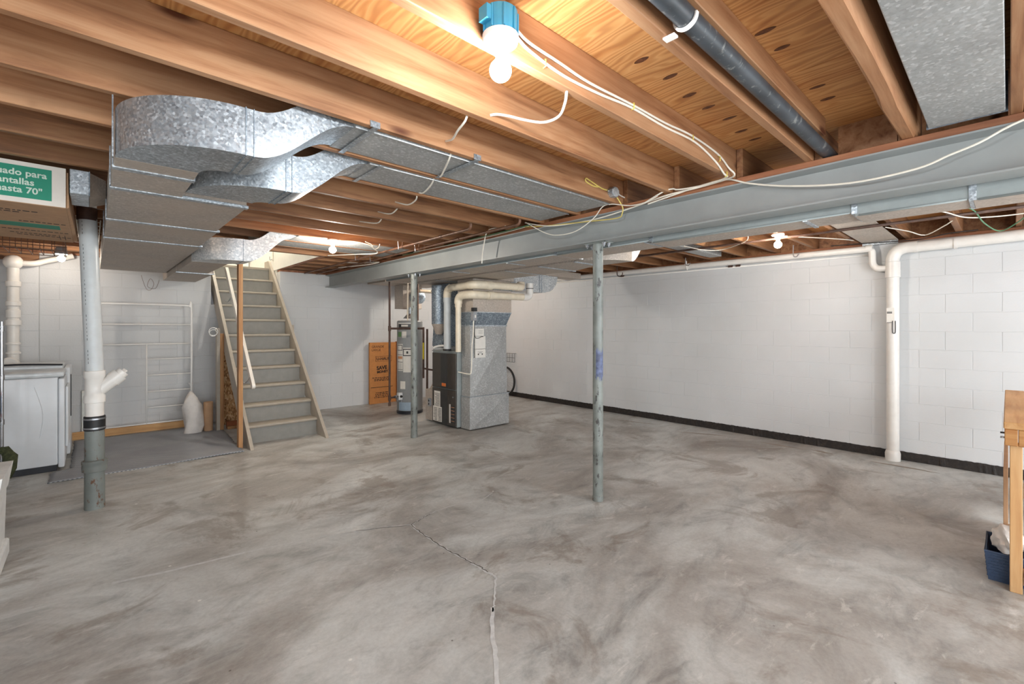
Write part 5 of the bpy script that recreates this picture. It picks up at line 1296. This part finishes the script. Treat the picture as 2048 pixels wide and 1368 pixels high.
for a_, m_, lb in (([(5.2, 2.62, 2.42), (5.30, 2.43, 2.36), (5.5, 2.30, 2.37), (5.25, 1.95, 2.385), (5.1, 1.86, 2.42)], 'cable_white', 'white cable beyond the beam, left of the right bulb'),
                   ([(5.25, 1.62, 2.40), (5.4, 1.45, 2.385), (5.9, 1.2, 2.39), (6.2, 1.16, 2.41)], 'cable_white', 'white cable beyond the beam, right of the right bulb'),
                   ([(5.6, 0.80, 2.41), (5.75, 0.65, 2.37), (5.98, 0.55, 2.35), (5.76, 0.40, 2.38), (5.7, 0.34, 2.41)], 'cable_white', 'white cable sagging between the last right hand joists'),
                   ([(5.0, 0.50, 2.41), (5.1, 0.36, 2.39), (5.3, 0.25, 2.36), (5.5, 0.12, 2.37), (5.6, -0.08, 2.38), (5.6, -0.4, 2.40)], 'cable_white', 'white cable leading to the upper right edge beyond the beam'),
                   ([(4.95, 0.34, 2.42), (5.2, 0.20, 2.40), (5.6, 0.14, 2.34), (5.9, 0.05, 2.30), (5.8, -0.05, 2.34), (5.6, -0.12, 2.38)], 'cable_green', 'green cable sagging at the upper right beyond the beam'),
                   ([(4.7, 0.62, 2.40), (4.9, 0.56, 2.385), (5.0, 0.45, 2.40), (4.8, 0.48, 2.41)], 'cable_green', 'green cable knot beside the grey trunk duct'),
                   ([(6.35, 1.4, 2.40), (6.36, 1.0, 2.385), (6.36, 0.8, 2.372), (6.37, 0.6, 2.372), (6.38, 0.4, 2.40), (6.42, 0.2, 2.41)], 'cable_black', 'black cable resting on the white drain pipe of the right wall')):
    CB(lb, a_, 0.005, m_)
jb = thing('junction_box', 'small galvanized junction box on a joist side above the beam', 'electrical box', (2.91, 2.03, 2.47))
jx, jy, jz = 2.912, 2.03, 2.473
b = B(); poly = [(jx+0.048*math.cos(a*PI/4+PI/8), jz+0.040*math.sin(a*PI/4+PI/8)) for a in range(8)]
obj('box', B().prism(poly, 'Y', 2.008, 2.049), G, jb)
obj('cover', B().prism([(jx+(p[0]-jx)*0.9, jz+(p[1]-jz)*0.9) for p in poly], 'Y', 2.004, 2.008), 'galvanized_bright', jb)
for dx in (-0.052, 0.052): obj('cable_clamp', B().tube([(jx+dx, 2.03, jz), (jx+dx*1.4, 2.03, jz)], 0.010, 8), 'steel_clamp', jb)
for i, (x, z_) in enumerate(((1.26, 2.447), (1.86, 2.482), (2.45, 2.50), (2.80, 2.47), (2.90, 2.40))):
    tag(obj('cable_staple', B().tube([(x, 1.196, z_+0.016), (x, 1.181, z_+0.014), (x, 1.181, z_-0.012), (x, 1.196, z_-0.014)], 0.0025, 6), 'staple_yellow', origin=(x, 1.19, z_)),
        'yellow cable staple on the near joist, %s from the blue box' % ('nearest', 'second', 'third', 'fourth', 'farthest')[i], 'staple')
tag(obj('ceiling_hook', B().tube([(6.2, 4.25, 2.43), (6.2, 4.25, 2.33), (6.2, 4.24, 2.28), (6.2, 4.19, 2.26), (6.2, 4.15, 2.29), (6.2, 4.15, 2.32)], 0.007, 8, 4), 'iron_pipe', origin=(6.2, 4.25, 2.4)), 'dark screw hook below the joists right of the near column', 'hook')
tag(obj('ceiling_hook', B().tube([(6.1, 3.05, 2.42), (6.1, 3.05, 2.33), (6.1, 3.01, 2.31), (6.1, 2.98, 2.34)], 0.006, 8, 4), 'steel_clamp', origin=(6.1, 3.05, 2.4)), 'pale hook hanging under the joists beyond the curved duct end', 'hook')
tag(obj('ceiling_hook', B().tube([(6.1, 1.72, 2.42), (6.1, 1.72, 2.30), (6.1, 1.69, 2.28), (6.1, 1.66, 2.31)], 0.006, 8, 4), 'steel_clamp', origin=(6.1, 1.72, 2.4)), 'pale hook hanging right of the bulb beyond the beam', 'hook')
tag(obj('wire_loops', B().tube([(0.50, 8.12, 2.17), (0.55, 8.14, 2.0), (0.60, 8.14, 1.97), (0.64, 8.14, 2.06), (0.60, 8.13, 2.13), (0.57, 8.14, 2.02), (0.66, 8.15, 2.0), (0.70, 8.15, 2.12)], 0.0022, 5, 5), 'copper_pipe', origin=(0.6, 8.13, 2.0)), 'thin brown wire loops on the back wall under the ducts', 'wire')

# ------------------------------------------------------------------ floor cracks, fillers and wet looking patches
crack([(0.085, 3.438), (0.34, 3.375), (0.538, 3.352), (0.724, 3.326)], 0.022, 'crack_filler', jit=0.003, jag=0.3)
crack([(0.724, 3.326), (1.038, 3.253), (1.312, 3.165)], 0.010, 'crack_filler', jit=0.005)
crack([(1.312, 3.165), (1.534, 3.08), (1.721, 2.965)], 0.010, 'crack_filler', jit=0.006)
crack([(1.38, 3.14), (1.534, 3.07), (1.721, 2.958)], 0.004, 'crack_dark', 0.0018, jit=0.006)
crack([(1.721, 2.965), (1.877, 3.026), (2.012, 3.058), (2.179, 3.056), (2.412, 2.988), (2.586, 3.064)], 0.007, 'crack_filler', jit=0.006)
crack([(1.721, 2.965), (1.80, 2.99), (1.877, 3.022), (1.93, 3.035)], 0.005, 'crack_dark', 0.0018)
pts = [(1.721, 2.965), (1.705, 2.781), (1.70, 2.614), (1.699, 2.438), (1.717, 2.301), (1.723, 2.182), (1.721, 2.085), (1.722, 2.01)]
crack(pts, 0.016, 'crack_filler', jit=0.006); crack([(x+0.003, y) for x, y in pts[:-1]], 0.007, 'crack_dark', 0.0018, jit=0.008)
crack([(1.722, 2.01), (1.652, 1.936), (1.544, 1.818), (1.50, 1.78)], 0.010, 'crack_filler', jit=0.005)
crack([(1.525, 1.807), (1.4, 1.659), (1.312, 1.537), (1.211, 1.407), (0.9, 1.05)], 0.020, 'crack_filler', jit=0.004, jag=0.25)
for (a, c, wd) in (((5.98, 3.1), (6.25, 2.5), 0.05), ((6.20, 2.12), (6.22, 1.65), 0.05), ((6.26, 1.58), (6.22, 1.35), 0.06), ((6.2, 1.02), (6.19, 0.46), 0.05), ((6.0, 4.3), (6.2, 3.5), 0.035)):
    pt = [(a[0]+(c[0]-a[0])*i/8+random.uniform(-.01, .01), a[1]+(c[1]-a[1])*i/8) for i in range(9)]
    obj('damp_patch', B().ribbon(pt, [wd*math.sin(PI*(i+0.15)/8.3)+0.003 for i in range(9)], 0.0012), 'slab_patch', floor)
for o in COL.objects:
    if o.type == 'MESH' and not o.parent and 'category' not in o and 'kind' not in o: print('UNTAGGED', o.name)
